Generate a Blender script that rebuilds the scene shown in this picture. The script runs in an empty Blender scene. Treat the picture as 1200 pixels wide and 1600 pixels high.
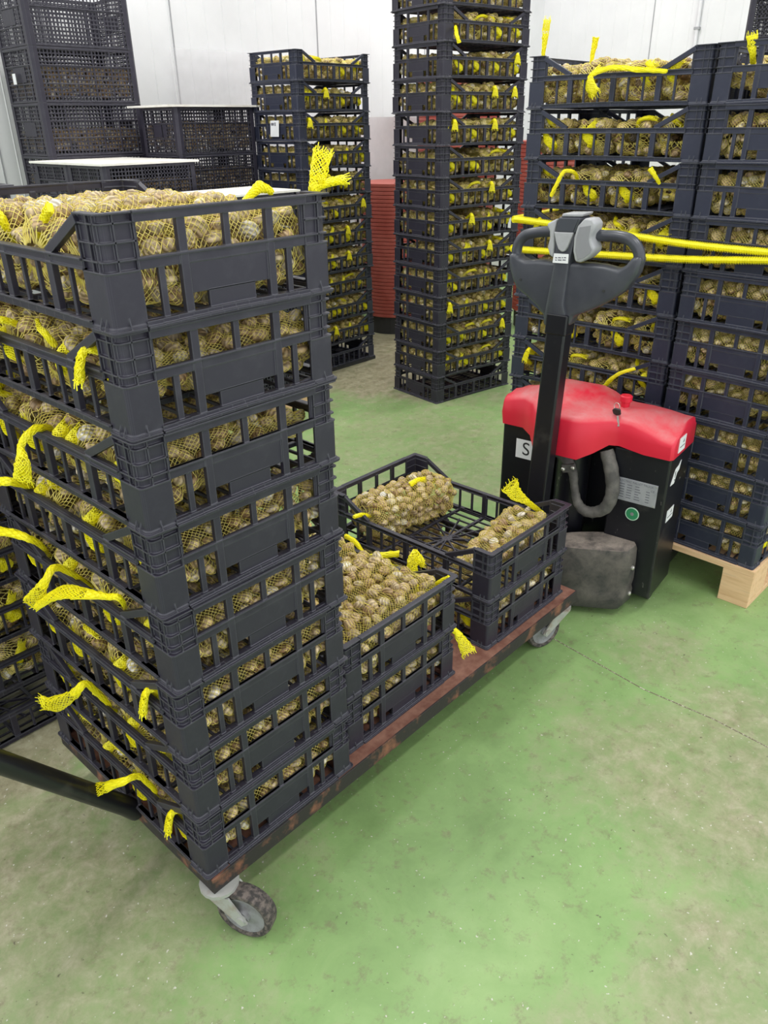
import bpy, bmesh, math, random
from mathutils import Vector, Matrix
from mathutils.bvhtree import BVHTree
PI = math.pi
SC = bpy.context.scene
COL = SC.collection
random.seed(7)

# ------------------------------------------------------------------ camera
cam_data = bpy.data.cameras.new('camera')
cam_data.sensor_fit = 'HORIZONTAL'
cam_data.sensor_width = 36.0
cam_data.lens = 1201.5 / 1200.0 * 36.0
cam_data.clip_start = 0.02
cam = bpy.data.objects.new('camera', cam_data)
COL.objects.link(cam)
_R = Vector((0.67578, -0.73700, -0.01224))
_U = Vector((0.34003, 0.29696, 0.89230))
_F = Vector((0.65399, 0.60716, -0.45128))
_m = Matrix((_R, _U, -_F)).transposed().to_4x4()
_m.translation = Vector((-0.5043, -0.9490, 1.4763))
cam.matrix_world = _m
SC.camera = cam

# ------------------------------------------------------------------ light and exposure
SC.view_settings.view_transform = 'Standard'
SC.view_settings.look = 'None'
SC.view_settings.gamma = 1.0
SC.view_settings.use_curve_mapping = False
SC.view_settings.exposure = 0.0

world = bpy.data.worlds.new('hall_fill')  # added fill from unseen open sides, raised to brighten the crate contents
SC.world = world
world.use_nodes = True
_bg = world.node_tree.nodes['Background']
_bg.inputs['Color'].default_value = (0.93, 0.96, 1.0, 1)
_bg.inputs['Strength'].default_value = 1.55

LAMP_SPOTS = [(-0.9, 0.9, 44), (2.2, 0.9, 38), (5.2, 0.9, 46), (-0.6, 3.0, 38), (2.2, 3.0, 40), (5.4, 3.0, 64), (0.4, -1.9, 40), (3.2, -1.9, 48)]
for _x, _y, _p in LAMP_SPOTS:
    _l = bpy.data.lights.new('tube_lamp', 'AREA')
    _l.shape = 'RECTANGLE'
    _l.size = 1.5
    _l.size_y = 0.25
    _l.energy = _p
    _l.color = (1.0, 0.985, 0.96)
    _o = bpy.data.objects.new('tube_lamp', _l)
    COL.objects.link(_o)
    _o.location = (_x, _y, 4.36)

# ------------------------------------------------------------------ materials
def node_mat(name):
    m = bpy.data.materials.new(name)
    m.use_nodes = True
    nt = m.node_tree
    b = nt.nodes['Principled BSDF']
    return m, nt, b

def N(nt, kind, **kw):
    n = nt.nodes.new(kind)
    for k, v in kw.items():
        if k in n.inputs:
            n.inputs[k].default_value = v
        else:
            setattr(n, k, v)
    return n

def ramp(nt, stops):
    r = nt.nodes.new('ShaderNodeValToRGB')
    e = r.color_ramp.elements
    while len(e) < len(stops):
        e.new(0.5)
    for el, (p, c) in zip(e, stops):
        el.position = p
        el.color = (c[0], c[1], c[2], 1) if not isinstance(c, (int, float)) else (c, c, c, 1)
    return r

def noise(nt, scale, detail=4, rough=0.55, coord='Object', dist=0.0):
    t = nt.nodes.new('ShaderNodeTexCoord')
    n = nt.nodes.new('ShaderNodeTexNoise')
    n.inputs['Scale'].default_value = scale
    n.inputs['Detail'].default_value = detail
    n.inputs['Roughness'].default_value = rough
    n.inputs['Distortion'].default_value = dist
    nt.links.new(t.outputs[coord], n.inputs['Vector'])
    return n

def mixc(nt, fac, a, b):
    m = nt.nodes.new('ShaderNodeMix')
    m.data_type = 'RGBA'
    for sock, v in ((m.inputs[0], fac), (m.inputs[6], a), (m.inputs[7], b)):
        if hasattr(v, 'links') or hasattr(v, 'is_linked'):
            nt.links.new(v, sock)
        elif isinstance(v, (int, float)):
            sock.default_value = v
        else:
            sock.default_value = (v[0], v[1], v[2], 1)
    return m.outputs[2]

def worn(name, base, wear, scale, lo, hi, rough=0.5, metallic=0.0, bump=0.0, bscale=None, detail=6, dist=0.0):
    m, nt, b = node_mat(name)
    n = noise(nt, scale, detail, 0.62, dist=dist)
    r = ramp(nt, [(lo, 0.0), (hi, 1.0)])
    nt.links.new(n.outputs['Fac'], r.inputs[0])
    nt.links.new(mixc(nt, r.outputs[0], base, wear), b.inputs['Base Color'])
    b.inputs['Roughness'].default_value = rough
    b.inputs['Metallic'].default_value = metallic
    if bump:
        n2 = noise(nt, bscale or scale * 4, 4)
        bp = nt.nodes.new('ShaderNodeBump')
        bp.inputs['Strength'].default_value = bump
        bp.inputs['Distance'].default_value = 0.002
        nt.links.new(n2.outputs['Fac'], bp.inputs['Height'])
        nt.links.new(bp.outputs['Normal'], b.inputs['Normal'])
    return m

def plain(name, c, rough=0.5, metallic=0.0):
    return worn(name, c, tuple(min(1, v * 0.86 + 0.004) for v in c), 9, 0.35, 0.75, rough, metallic)

M = {}
def plastic(name, base, dust):
    m = worn(name, base, dust, 16, 0.5, 0.82, 0.44)
    nt = m.node_tree
    b = nt.nodes['Principled BSDF']
    b.inputs['Specular IOR Level'].default_value = 0.36
    bv = nt.nodes.new('ShaderNodeBevel')
    bv.samples = 3
    bv.inputs['Radius'].default_value = 0.0027
    n2 = noise(nt, 90, 4)
    bp = nt.nodes.new('ShaderNodeBump')
    bp.inputs['Strength'].default_value = 0.10
    bp.inputs['Distance'].default_value = 0.002
    nt.links.new(n2.outputs['Fac'], bp.inputs['Height'])
    nt.links.new(bv.outputs['Normal'], bp.inputs['Normal'])
    nt.links.new(bp.outputs['Normal'], b.inputs['Normal'])
    # edges rubbed pale by stacking
    g = nt.nodes.new('ShaderNodeNewGeometry')
    dt = N(nt, 'ShaderNodeVectorMath', operation='DOT_PRODUCT')
    nt.links.new(bv.outputs['Normal'], dt.inputs[0])
    nt.links.new(g.outputs['Normal'], dt.inputs[1])
    r = ramp(nt, [(0.80, 0.65), (0.99, 0.0)])
    nt.links.new(dt.outputs['Value'], r.inputs[0])
    old = b.inputs['Base Color'].links[0].from_socket
    nt.links.new(mixc(nt, r.outputs[0], old, (0.19, 0.19, 0.215)), b.inputs['Base Color'])
    return m
M['plastic'] = plastic('black_plastic', (0.0265, 0.0235, 0.037), (0.048, 0.045, 0.060))
M['hazy_blue'] = plastic('black_plastic_blue_haze', (0.026, 0.029, 0.052), (0.046, 0.049, 0.075))  # bluer copy of the black plastic, hazy glare put into its colour
M['net_tail'] = plain('yellow_net_bunched', (1.0, 0.90, 0.010), 0.45)
M['thread'] = plain('net_thread', (0.88, 0.74, 0.18), 0.5)
M['red'] = None
def scratched():
    m = worn('scratched_black_paint', (0.008, 0.008, 0.012), (0.060, 0.055, 0.052), 11, 0.58, 0.84, 0.36)
    nt = m.node_tree
    b = nt.nodes['Principled BSDF']
    t = nt.nodes.new('ShaderNodeTexCoord')
    mp = nt.nodes.new('ShaderNodeMapping')
    mp.inputs['Rotation'].default_value = (0.5, 0.3, 0.4)
    mp.inputs['Scale'].default_value = (6, 30, 9)
    nt.links.new(t.outputs['Object'], mp.inputs['Vector'])
    n = nt.nodes.new('ShaderNodeTexNoise')
    n.inputs['Scale'].default_value = 2.2
    n.inputs['Detail'].default_value = 8
    n.inputs['Roughness'].default_value = 0.7
    nt.links.new(mp.outputs[0], n.inputs['Vector'])
    r = ramp(nt, [(0.655, 0.0), (0.70, 0.8)])
    nt.links.new(n.outputs['Fac'], r.inputs[0])
    old = b.inputs['Base Color'].links[0].from_socket
    nt.links.new(mixc(nt, r.outputs[0], old, (0.22, 0.205, 0.19)), b.inputs['Base Color'])
    return m
M['paint'] = scratched()
M['dust_house'] = None
M['grip'] = worn('charcoal_moulding', (0.050, 0.052, 0.066), (0.075, 0.078, 0.092), 12, 0.4, 0.8, 0.30)
M['greyplastic'] = worn('light_grey_moulding', (0.40, 0.40, 0.42), (0.30, 0.30, 0.32), 18, 0.45, 0.75, 0.45)
M['dish'] = plain('mid_grey_moulding', (0.27, 0.27, 0.29), 0.4)
M['screen'] = plain('dark_screen', (0.07, 0.075, 0.09), 0.22)
M['rust'] = worn('rusted_deck', (0.165, 0.062, 0.042), (0.30, 0.15, 0.105), 24, 0.36, 0.7, 0.85, bump=0.4, bscale=70)
M['rustpaint'] = worn('rusting_black_angle', (0.024, 0.020, 0.019), (0.23, 0.095, 0.055), 17, 0.52, 0.68, 0.7, bump=0.3, bscale=60)
M['zinc'] = worn('worn_zinc', (0.42, 0.42, 0.40), (0.30, 0.22, 0.16), 30, 0.5, 0.76, 0.5, 0.25)
M['tyre'] = worn('worn_tyre_rubber', (0.045, 0.040, 0.038), (0.16, 0.13, 0.115), 90, 0.44, 0.62, 0.9, bump=0.7, bscale=160)
M['hub'] = worn('grey_hub', (0.26, 0.26, 0.27), (0.15, 0.14, 0.14), 40, 0.4, 0.7, 0.55)
M['board'] = worn('white_board', (0.84, 0.81, 0.76), (0.72, 0.66, 0.60), 12, 0.45, 0.75, 0.6)
M['paper'] = plain('white_paper', (0.86, 0.86, 0.88), 0.6)
M['ink'] = plain('dark_print', (0.03, 0.03, 0.035), 0.6)
M['greyink'] = plain('grey_print', (0.17, 0.17, 0.20), 0.6)
M['plate'] = worn('aluminium_plate', (0.46, 0.46, 0.50), (0.36, 0.36, 0.40), 25, 0.4, 0.7, 0.38, 0.35)
M['green'] = plain('green_sticker', (0.03, 0.24, 0.10), 0.4)
M['palegreen'] = plain('pale_green_ring', (0.55, 0.75, 0.60), 0.4)
M['redbtn'] = plain('red_button', (0.72, 0.015, 0.045), 0.35)
M['hose'] = worn('dusty_black_hose', (0.075, 0.070, 0.066), (0.19, 0.175, 0.16), 22, 0.4, 0.75, 0.75)
M['drum'] = worn('red_ridged_plastic', (0.36, 0.070, 0.052), (0.44, 0.11, 0.085), 6, 0.4, 0.7, 0.55)
M['rubber'] = plain('black_rubber', (0.03, 0.03, 0.03), 0.7)
M['seam'] = plain('grey_seam', (0.36, 0.36, 0.38), 0.6)
M['grit'] = worn('shell_grit', (0.16, 0.13, 0.09), (0.55, 0.50, 0.42), 160, 0.5, 0.62, 0.8)
M['conduit'] = plain('white_conduit', (0.74, 0.73, 0.76), 0.5)
M['ceiling'] = plain('white_ceiling', (0.80, 0.80, 0.80), 0.7)
M['steel'] = plain('bright_steel', (0.62, 0.60, 0.55), 0.3, 0.7)

def wood_mat():
    m, nt, b = node_mat('pale_pine')
    t = nt.nodes.new('ShaderNodeTexCoord')
    mp = nt.nodes.new('ShaderNodeMapping')
    mp.inputs['Scale'].default_value = (30, 5, 40)
    nt.links.new(t.outputs['Object'], mp.inputs['Vector'])
    n = nt.nodes.new('ShaderNodeTexNoise')
    n.inputs['Scale'].default_value = 1.4
    n.inputs['Detail'].default_value = 5
    nt.links.new(mp.outputs[0], n.inputs['Vector'])
    r = ramp(nt, [(0.3, (0.66, 0.41, 0.22)), (0.55, (0.80, 0.53, 0.31)), (0.8, (0.56, 0.38, 0.23))])
    nt.links.new(n.outputs['Fac'], r.inputs[0])
    nt.links.new(r.outputs[0], b.inputs['Base Color'])
    b.inputs['Roughness'].default_value = 0.75
    return m
M['wood'] = wood_mat()

def dusty(name, base, dust, scale, rough, lo=0.45, r0=0.34, r1=0.72):
    m, nt, b = node_mat(name)
    n = noise(nt, scale, 8, 0.7, dist=0.3)
    g = nt.nodes.new('ShaderNodeNewGeometry')
    sx = nt.nodes.new('ShaderNodeSeparateXYZ')
    nt.links.new(g.outputs['Normal'], sx.inputs[0])
    mr = N(nt, 'ShaderNodeMapRange')
    mr.inputs[1].default_value = lo
    mr.inputs[2].default_value = 0.95
    nt.links.new(sx.outputs[2], mr.inputs[0])
    r = ramp(nt, [(r0, 0.0), (r1, 0.9)])
    nt.links.new(n.outputs['Fac'], r.inputs[0])
    mu = N(nt, 'ShaderNodeMath', operation='MULTIPLY')
    nt.links.new(mr.outputs[0], mu.inputs[0])
    nt.links.new(r.outputs[0], mu.inputs[1])
    nt.links.new(mixc(nt, mu.outputs[0], base, dust), b.inputs['Base Color'])
    b.inputs['Roughness'].default_value = rough
    return m
M['red'] = dusty('red_cover_plastic', (0.70, 0.016, 0.045), (0.58, 0.27, 0.27), 7, 0.42)
M['dust_house'] = dusty('scuffed_black_housing', (0.034, 0.032, 0.034), (0.34, 0.285, 0.245), 16, 0.55, -0.42, 0.32, 0.62)

def shell_mat():
    m, nt, b = node_mat('clam_shell')
    g = nt.nodes.new('ShaderNodeNewGeometry')
    oi = nt.nodes.new('ShaderNodeObjectInfo')
    ad = N(nt, 'ShaderNodeMath', operation='ADD')
    nt.links.new(g.outputs['Random Per Island'], ad.inputs[0])
    nt.links.new(oi.outputs['Random'], ad.inputs[1])
    fr = N(nt, 'ShaderNodeMath', operation='FRACT')
    nt.links.new(ad.outputs[0], fr.inputs[0])
    r = ramp(nt, [(0.0, (0.36, 0.215, 0.095)), (0.22, (0.62, 0.43, 0.22)), (0.5, (0.78, 0.61, 0.37)), (0.72, (0.46, 0.33, 0.16)), (0.92, (0.88, 0.77, 0.58)), (1.0, (0.95, 0.90, 0.80))])
    nt.links.new(fr.outputs[0], r.inputs[0])
    a = nt.nodes.new('ShaderNodeAttribute')
    a.attribute_name = 'grow'
    ml = N(nt, 'ShaderNodeMath', operation='MULTIPLY')
    ml.inputs[1].default_value = 34.0
    nt.links.new(a.outputs['Fac'], ml.inputs[0])
    sn = N(nt, 'ShaderNodeMath', operation='SINE')
    nt.links.new(ml.outputs[0], sn.inputs[0])
    n = noise(nt, 120, 3)
    a2 = N(nt, 'ShaderNodeMath', operation='MULTIPLY_ADD')
    a2.inputs[1].default_value = 0.16
    nt.links.new(sn.outputs[0], a2.inputs[0])
    nt.links.new(n.outputs['Fac'], a2.inputs[2])
    r2 = ramp(nt, [(0.30, 1.0), (0.72, 0.0)])
    nt.links.new(a2.outputs[0], r2.inputs[0])
    dk = N(nt, 'ShaderNodeMath', operation='MULTIPLY')
    dk.inputs[1].default_value = 0.7
    nt.links.new(r2.outputs[0], dk.inputs[0])
    nt.links.new(mixc(nt, dk.outputs[0], r.outputs[0], (0.10, 0.060, 0.030)), b.inputs['Base Color'])
    bp = nt.nodes.new('ShaderNodeBump')
    bp.inputs['Strength'].default_value = 0.5
    bp.inputs['Distance'].default_value = 0.0012
    nt.links.new(sn.outputs[0], bp.inputs['Height'])
    nt.links.new(bp.outputs['Normal'], b.inputs['Normal'])
    b.inputs['Roughness'].default_value = 0.42
    return m
M['shell'] = shell_mat()

def floor_mat():
    m, nt, b = node_mat('worn_green_floor_paint')
    big = noise(nt, 0.9, 7, 0.62, dist=0.8)
    t = nt.nodes.new('ShaderNodeTexCoord')
    # large worn areas: round patches with ragged edges, all measured in floor metres
    total = None
    wob = noise(nt, 2.2, 6, 0.65)
    PATCH = [(1.10, -0.62, 0.46, 0.62), (0.62, -0.86, 0.28, 0.62), (-0.45, 0.60, 0.90, 0.70), (-0.20, -0.20, 0.30, 0.42), (-0.05, 0.9, 0.4, 0.9), (2.3, 1.3, 0.9, 0.45), (0.30, -0.66, 0.14, 0.45), (3.3, 2.7, 1.1, 0.95), (1.8, -1.1, 0.6, 0.6), (1.45, -0.25, 0.22, 0.5)]
    for (x, y, rad, amt) in PATCH:
        vs = N(nt, 'ShaderNodeVectorMath', operation='DISTANCE')
        nt.links.new(t.outputs['Object'], vs.inputs[0])
        vs.inputs[1].default_value = (x, y, 0)
        ad = N(nt, 'ShaderNodeMath', operation='MULTIPLY_ADD')
        nt.links.new(wob.outputs['Fac'], ad.inputs[0])
        ad.inputs[1].default_value = rad * 1.5
        nt.links.new(vs.outputs['Value'], ad.inputs[2])
        mr = N(nt, 'ShaderNodeMapRange')
        mr.interpolation_type = 'SMOOTHSTEP'
        mr.inputs[1].default_value = rad * 2.05
        mr.inputs[2].default_value = rad * 1.15
        mr.inputs[3].default_value = 0.0
        mr.inputs[4].default_value = amt
        nt.links.new(ad.outputs[0], mr.inputs[0])
        if total is None:
            total = mr.outputs[0]
        else:
            mx = N(nt, 'ShaderNodeMath', operation='MAXIMUM')
            nt.links.new(total, mx.inputs[0])
            nt.links.new(mr.outputs[0], mx.inputs[1])
            total = mx.outputs[0]
    fine = noise(nt, 19, 10, 0.76, dist=0.25)
    mid = noise(nt, 5.5, 6, 0.7, dist=0.4)
    rb = ramp(nt, [(0.34, (0.170, 0.272, 0.096)), (0.50, (0.232, 0.368, 0.132)), (0.66, (0.310, 0.448, 0.182))])
    gm = N(nt, 'ShaderNodeMix')
    gm.inputs[0].default_value = 0.45
    nt.links.new(big.outputs['Fac'], gm.inputs[2])
    nt.links.new(mid.outputs['Fac'], gm.inputs[3])
    nt.links.new(gm.outputs[0], rb.inputs[0])
    rw = ramp(nt, [(0.34, (0.175, 0.140, 0.092)), (0.48, (0.300, 0.256, 0.174)), (0.64, (0.405, 0.362, 0.258))])
    nt.links.new(fine.outputs['Fac'], rw.inputs[0])
    # wear eats in where the finer noises let it
    f1 = N(nt, 'ShaderNodeMath', operation='MULTIPLY_ADD')
    nt.links.new(fine.outputs['Fac'], f1.inputs[0])
    f1.inputs[1].default_value = 1.1
    nt.links.new(total, f1.inputs[2])
    f2 = N(nt, 'ShaderNodeMath', operation='MULTIPLY_ADD')
    nt.links.new(mid.outputs['Fac'], f2.inputs[0])
    f2.inputs[1].default_value = 1.0
    nt.links.new(f1.outputs[0], f2.inputs[2])
    mr2 = N(nt, 'ShaderNodeMapRange')
    mr2.inputs[1].default_value = 1.22
    mr2.inputs[2].default_value = 1.90
    mr2.inputs[4].default_value = 0.88
    nt.links.new(f2.outputs[0], mr2.inputs[0])
    c1 = mixc(nt, mr2.outputs[0], rb.outputs[0], rw.outputs[0])
    # brown scuffs and tyre dirt
    sc = noise(nt, 23, 10, 0.80, dist=0.15)
    r4 = ramp(nt, [(0.535, 0.0), (0.655, 0.62)])
    nt.links.new(sc.outputs['Fac'], r4.inputs[0])
    c2 = mixc(nt, r4.outputs[0], c1, (0.190, 0.160, 0.100))
    # pale specks
    sp = noise(nt, 95, 2, 0.5)
    r5 = ramp(nt, [(0.70, 0.0), (0.73, 0.85)])
    nt.links.new(sp.outputs['Fac'], r5.inputs[0])
    c3 = mixc(nt, r5.outputs[0], c2, (0.60, 0.58, 0.52))
    sd = noise(nt, 60, 3, 0.6)
    r6 = ramp(nt, [(0.27, 0.8), (0.32, 0.0)])
    nt.links.new(sd.outputs['Fac'], r6.inputs[0])
    c4 = mixc(nt, r6.outputs[0], c3, (0.09, 0.075, 0.05))
    nt.links.new(c4, b.inputs['Base Color'])
    rr = ramp(nt, [(0.3, 0.38), (0.7, 0.62)])
    nt.links.new(fine.outputs['Fac'], rr.inputs[0])
    nt.links.new(rr.outputs[0], b.inputs['Roughness'])
    bp = nt.nodes.new('ShaderNodeBump')
    bp.inputs['Strength'].default_value = 0.12
    bp.inputs['Distance'].default_value = 0.002
    nt.links.new(fine.outputs['Fac'], bp.inputs['Height'])
    nt.links.new(bp.outputs['Normal'], b.inputs['Normal'])
    return m
M['floor'] = floor_mat()

def wall_mat():
    m, nt, b = node_mat('white_wall_panel')
    n = noise(nt, 1.3, 6, 0.6)
    r = ramp(nt, [(0.35, (0.70, 0.695, 0.715)), (0.65, (0.79, 0.785, 0.805))])
    nt.links.new(n.outputs['Fac'], r.inputs[0])
    s = noise(nt, 30, 5, 0.7)
    r2 = ramp(nt, [(0.72, 0.0), (0.80, 0.5)])
    nt.links.new(s.outputs['Fac'], r2.inputs[0])
    nt.links.new(mixc(nt, r2.outputs[0], r.outputs[0], (0.45, 0.43, 0.43)), b.inputs['Base Color'])
    b.inputs['Roughness'].default_value = 0.35
    return m
M['wall'] = wall_mat()

def film_mat(name, lo, hi):
    m, nt, b = node_mat(name)
    b.inputs['Base Color'].default_value = (0.76, 0.74, 0.77, 1)
    b.inputs['Roughness'].default_value = 0.3
    tr = nt.nodes.new('ShaderNodeBsdfTransparent')
    mx = nt.nodes.new('ShaderNodeMixShader')
    n = noise(nt, 3, 4)
    r = ramp(nt, [(0.3, lo), (0.7, hi)])
    nt.links.new(n.outputs['Fac'], r.inputs[0])
    nt.links.new(r.outputs[0], mx.inputs[0])
    nt.links.new(tr.outputs[0], mx.inputs[1])
    nt.links.new(b.outputs[0], mx.inputs[2])
    nt.links.new(mx.outputs[0], nt.nodes['Material Output'].inputs[0])
    return m
M['film'] = film_mat('milky_plastic_film', 0.5, 0.8)
M['palesheet'] = film_mat('pale_translucent_sheet', 0.10, 0.30)

# ------------------------------------------------------------------ mesh helpers
class MB:
    def __init__(s):
        s.v = []
        s.f = []

    def add(s, vs, fs):
        o = len(s.v)
        s.v.extend([tuple(p) for p in vs])
        s.f.extend([tuple(i + o for i in f) for f in fs])

    def box(s, x0, x1, y0, y1, z0, z1, mat=None):
        vs = [(x, y, z) for x in (x0, x1) for y in (y0, y1) for z in (z0, z1)]
        if mat is not None:
            vs = [mat @ Vector(p) for p in vs]
        s.add(vs, [(0, 1, 3, 2), (4, 6, 7, 5), (0, 4, 5, 1), (2, 3, 7, 6), (0, 2, 6, 4), (1, 5, 7, 3)])

    def bar(s, a, b, w, h, up=(0, 0, 1)):
        a = Vector(a); b = Vector(b)
        d = b - a
        L = d.length
        d.normalize()
        u = Vector(up)
        r = d.cross(u)
        if r.length < 1e-6:
            r = d.cross(Vector((1, 0, 0)))
        r.normalize()
        u = r.cross(d)
        m = Matrix((r, d, u)).transposed().to_4x4()
        m.translation = a
        s.box(-w / 2, w / 2, 0, L, -h / 2, h / 2, m)

    def prism(s, poly, z0, z1, mat=None):
        n = len(poly)
        vs = [(x, y, z0) for x, y in poly] + [(x, y, z1) for x, y in poly]
        if mat is not None:
            vs = [mat @ Vector(p) for p in vs]
        fs = [tuple(reversed(range(n))), tuple(range(n, 2 * n))]
        fs += [(i, (i + 1) % n, n + (i + 1) % n, n + i) for i in range(n)]
        s.add(vs, fs)

    def loft(s, rings, caps=True, closed=True):
        n = len(rings[0])
        vs = [p for r in rings for p in r]
        fs = []
        for k in range(len(rings) - 1):
            for i in range(n if closed else n - 1):
                j = (i + 1) % n
                fs.append((k * n + i, k * n + j, (k + 1) * n + j, (k + 1) * n + i))
        if caps:
            fs.append(tuple(reversed(range(n))))
            fs.append(tuple(range((len(rings) - 1) * n, len(rings) * n)))
        s.add(vs, fs)

    def tube(s, pts, r, n=10, caps=True):
        pts = [Vector(p) for p in pts]
        rad = r if isinstance(r, (list, tuple)) else [r] * len(pts)
        rings = []
        up = Vector((0.31, 0.17, 0.93))
        for k, p in enumerate(pts):
            d = (pts[min(k + 1, len(pts) - 1)] - pts[max(k - 1, 0)]).normalized()
            a = up - d * up.dot(d)
            if a.length < 1e-3:
                a = Vector((1, 0, 0)) - d * d.x
            a.normalize()
            up = a
            b = d.cross(a)
            rings.append([p + (a * math.cos(2 * PI * i / n) + b * math.sin(2 * PI * i / n)) * rad[k] for i in range(n)])
        s.loft(rings, caps)

    def lathe(s, prof, c, axis=(0, 0, 1), n=24, caps=True):
        ax = Vector(axis).normalized()
        a = ax.cross(Vector((0.3, 0.2, 0.9)))
        if a.length < 1e-3:
            a = ax.cross(Vector((1, 0, 0)))
        a.normalize()
        b = ax.cross(a)
        c = Vector(c)
        rings = [[c + ax * z + (a * math.cos(2 * PI * i / n) + b * math.sin(2 * PI * i / n)) * max(r, 1e-4) for i in range(n)] for r, z in prof]
        s.loft(rings, caps)

    def thread(s, a, b, r):
        a = Vector(a); b = Vector(b)
        d = b - a
        if d.length < 1e-6:
            return
        d.normalize()
        p = d.cross(Vector((0.41, 0.33, 0.85)))
        if p.length < 1e-3:
            p = d.cross(Vector((1, 0, 0)))
        p.normalize()
        q = d.cross(p)
        c = [p * r, (-p * 0.5 + q * 0.866) * r, (-p * 0.5 - q * 0.866) * r]
        s.add([a + x for x in c] + [b + x for x in c], [(0, 1, 4, 3), (1, 2, 5, 4), (2, 0, 3, 5)])

    def mesh(s, name, mat, smooth=False, bevel=0.0, segs=2):
        me = bpy.data.meshes.new(name)
        me.from_pydata(s.v, [], s.f)
        me.validate()
        bm = bmesh.new()
        bm.from_mesh(me)
        if len(s.v) < 60000:
            bmesh.ops.recalc_face_normals(bm, faces=bm.faces)
        if bevel:
            es = [e for e in bm.edges if len(e.link_faces) == 2 and e.calc_face_angle(0) > 0.6]
            bmesh.ops.bevel(bm, geom=es, offset=bevel, segments=segs, profile=0.5, affect='EDGES', clamp_overlap=True)
        bm.to_mesh(me)
        bm.free()
        if mat:
            me.materials.append(mat)
        if smooth:
            me.polygons.foreach_set('use_smooth', [True] * len(me.polygons))
            if smooth != 'all':
                try:
                    me.set_sharp_from_angle(angle=math.radians(40))
                except Exception:
                    pass
        return me

def link(name, data, parent=None, loc=(0, 0, 0), rot=(0, 0, 0), kind=None, label=None):
    o = bpy.data.objects.new(name, data)
    COL.objects.link(o)
    o.location = loc
    o.rotation_euler = rot
    if parent is not None:
        o.parent = parent
    if kind:
        o['kind'] = kind
    if label:
        o['label'] = label
    return o

def part(name, mb, mat, parent=None, **kw):
    mk = {k: kw.pop(k) for k in ('smooth', 'bevel', 'segs') if k in kw}
    return link(name, mb.mesh(name, M[mat], **mk), parent, **kw)

def tag(o, label, cat, group=None):
    o['label'] = label
    o['category'] = cat
    if group:
        o['group'] = group
    return o

def thing(name, label, cat, loc=(0, 0, 0), rz=0.0, group=None):
    return tag(link(name, None, loc=loc, rot=(0, 0, rz)), label, cat, group)

def copy_part(o, parent):
    c = o.copy()
    COL.objects.link(c)
    c.parent = parent
    return c

def struct(name, mb, mat, **kw):
    o = part(name, mb, mat, **kw)
    o['kind'] = 'structure'
    return o

# ------------------------------------------------------------------ the room
b = MB(); b.box(-3.2, 7.5, -3.6, 4.15, -0.05, 0.0)
struct('floor', b, 'floor')
b = MB(); b.box(-3.2, 7.6, 4.15, 4.25, 0.0, 4.5)
struct('wall_back', b, 'wall')
b = MB(); b.box(7.5, 7.6, -3.6, 4.15, 0.0, 4.5)
struct('wall_right', b, 'wall')
b = MB(); b.box(-3.2, 7.6, -3.6, 4.25, 4.5, 4.56)
struct('ceiling', b, 'ceiling')
ti = 0
for x in (-0.95, 0.36, 1.67, 2.98, 4.30, 5.60, 6.90):          # panel joints
    ti += 1
    b = MB(); b.box(x - 0.004, x + 0.004, 4.145, 4.152, 0, 4.5)
    struct('trim_%d' % ti, b, 'seam')
for y in (2.945, 1.70, 0.45, -0.8):
    ti += 1
    b = MB(); b.box(7.495, 7.502, y - 0.004, y + 0.004, 0, 4.5)
    struct('trim_%d' % ti, b, 'seam')
b = MB()                                                        # shallow ribs pressed into the panels
for k in range(70):
    x = -3.0 + k * 0.149
    b.prism([(x - 0.007, 4.151), (x, 4.1465), (x + 0.007, 4.151)], 0, 4.5)
for k in range(50):
    y = -3.5 + k * 0.152
    b.prism([(7.501, y - 0.006), (7.501, y + 0.006), (7.4975, y)], 0, 4.5)
ti += 1
struct('trim_%d' % ti, b, 'wall')
ti += 1
b = MB()                                                        # dark kerb at the foot of the wall
b.box(-3.2, 7.5, 4.12, 4.15, 0, 0.12); b.box(7.47, 7.5, -3.6, 4.12, 0, 0.12)
struct('trim_%d' % ti, b, 'seam')
b = MB()
b.tube([(7.478, 2.50, 0.12), (7.478, 2.50, 4.5)], 0.016, 10)
o = part('conduit_pipe', b, 'conduit', smooth=True)
for z in (0.8, 2.2, 3.4):
    b = MB(); b.box(7.46, 7.5, 2.475, 2.525, z, z + 0.02); part('clip', b, 'seam', o)
tag(o, 'thin white conduit pipe running up the white panel wall', 'pipe')
b = MB()                                                        # joint in the floor slab, full of shell grit
pts = [(1.40, 0.22), (1.335, 0.06), (1.315, -0.1), (1.29, -0.3), (1.30, -0.5), (1.285, -0.7), (1.29, -1.2)]
for i in range(len(pts) - 1):
    b.bar((pts[i][0], pts[i][1], 0.0004), (pts[i + 1][0], pts[i + 1][1], 0.0004), 0.0032, 0.0008)
ti += 1
struct('trim_%d' % ti, b, 'grit')

# ------------------------------------------------------------------ stacking crate for clams
CL, CW, CP, CT = 0.605, 0.40, 0.152, 0.1515        # long, wide, stacking pitch, height
HX, HY = CL / 2, CW / 2

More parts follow.
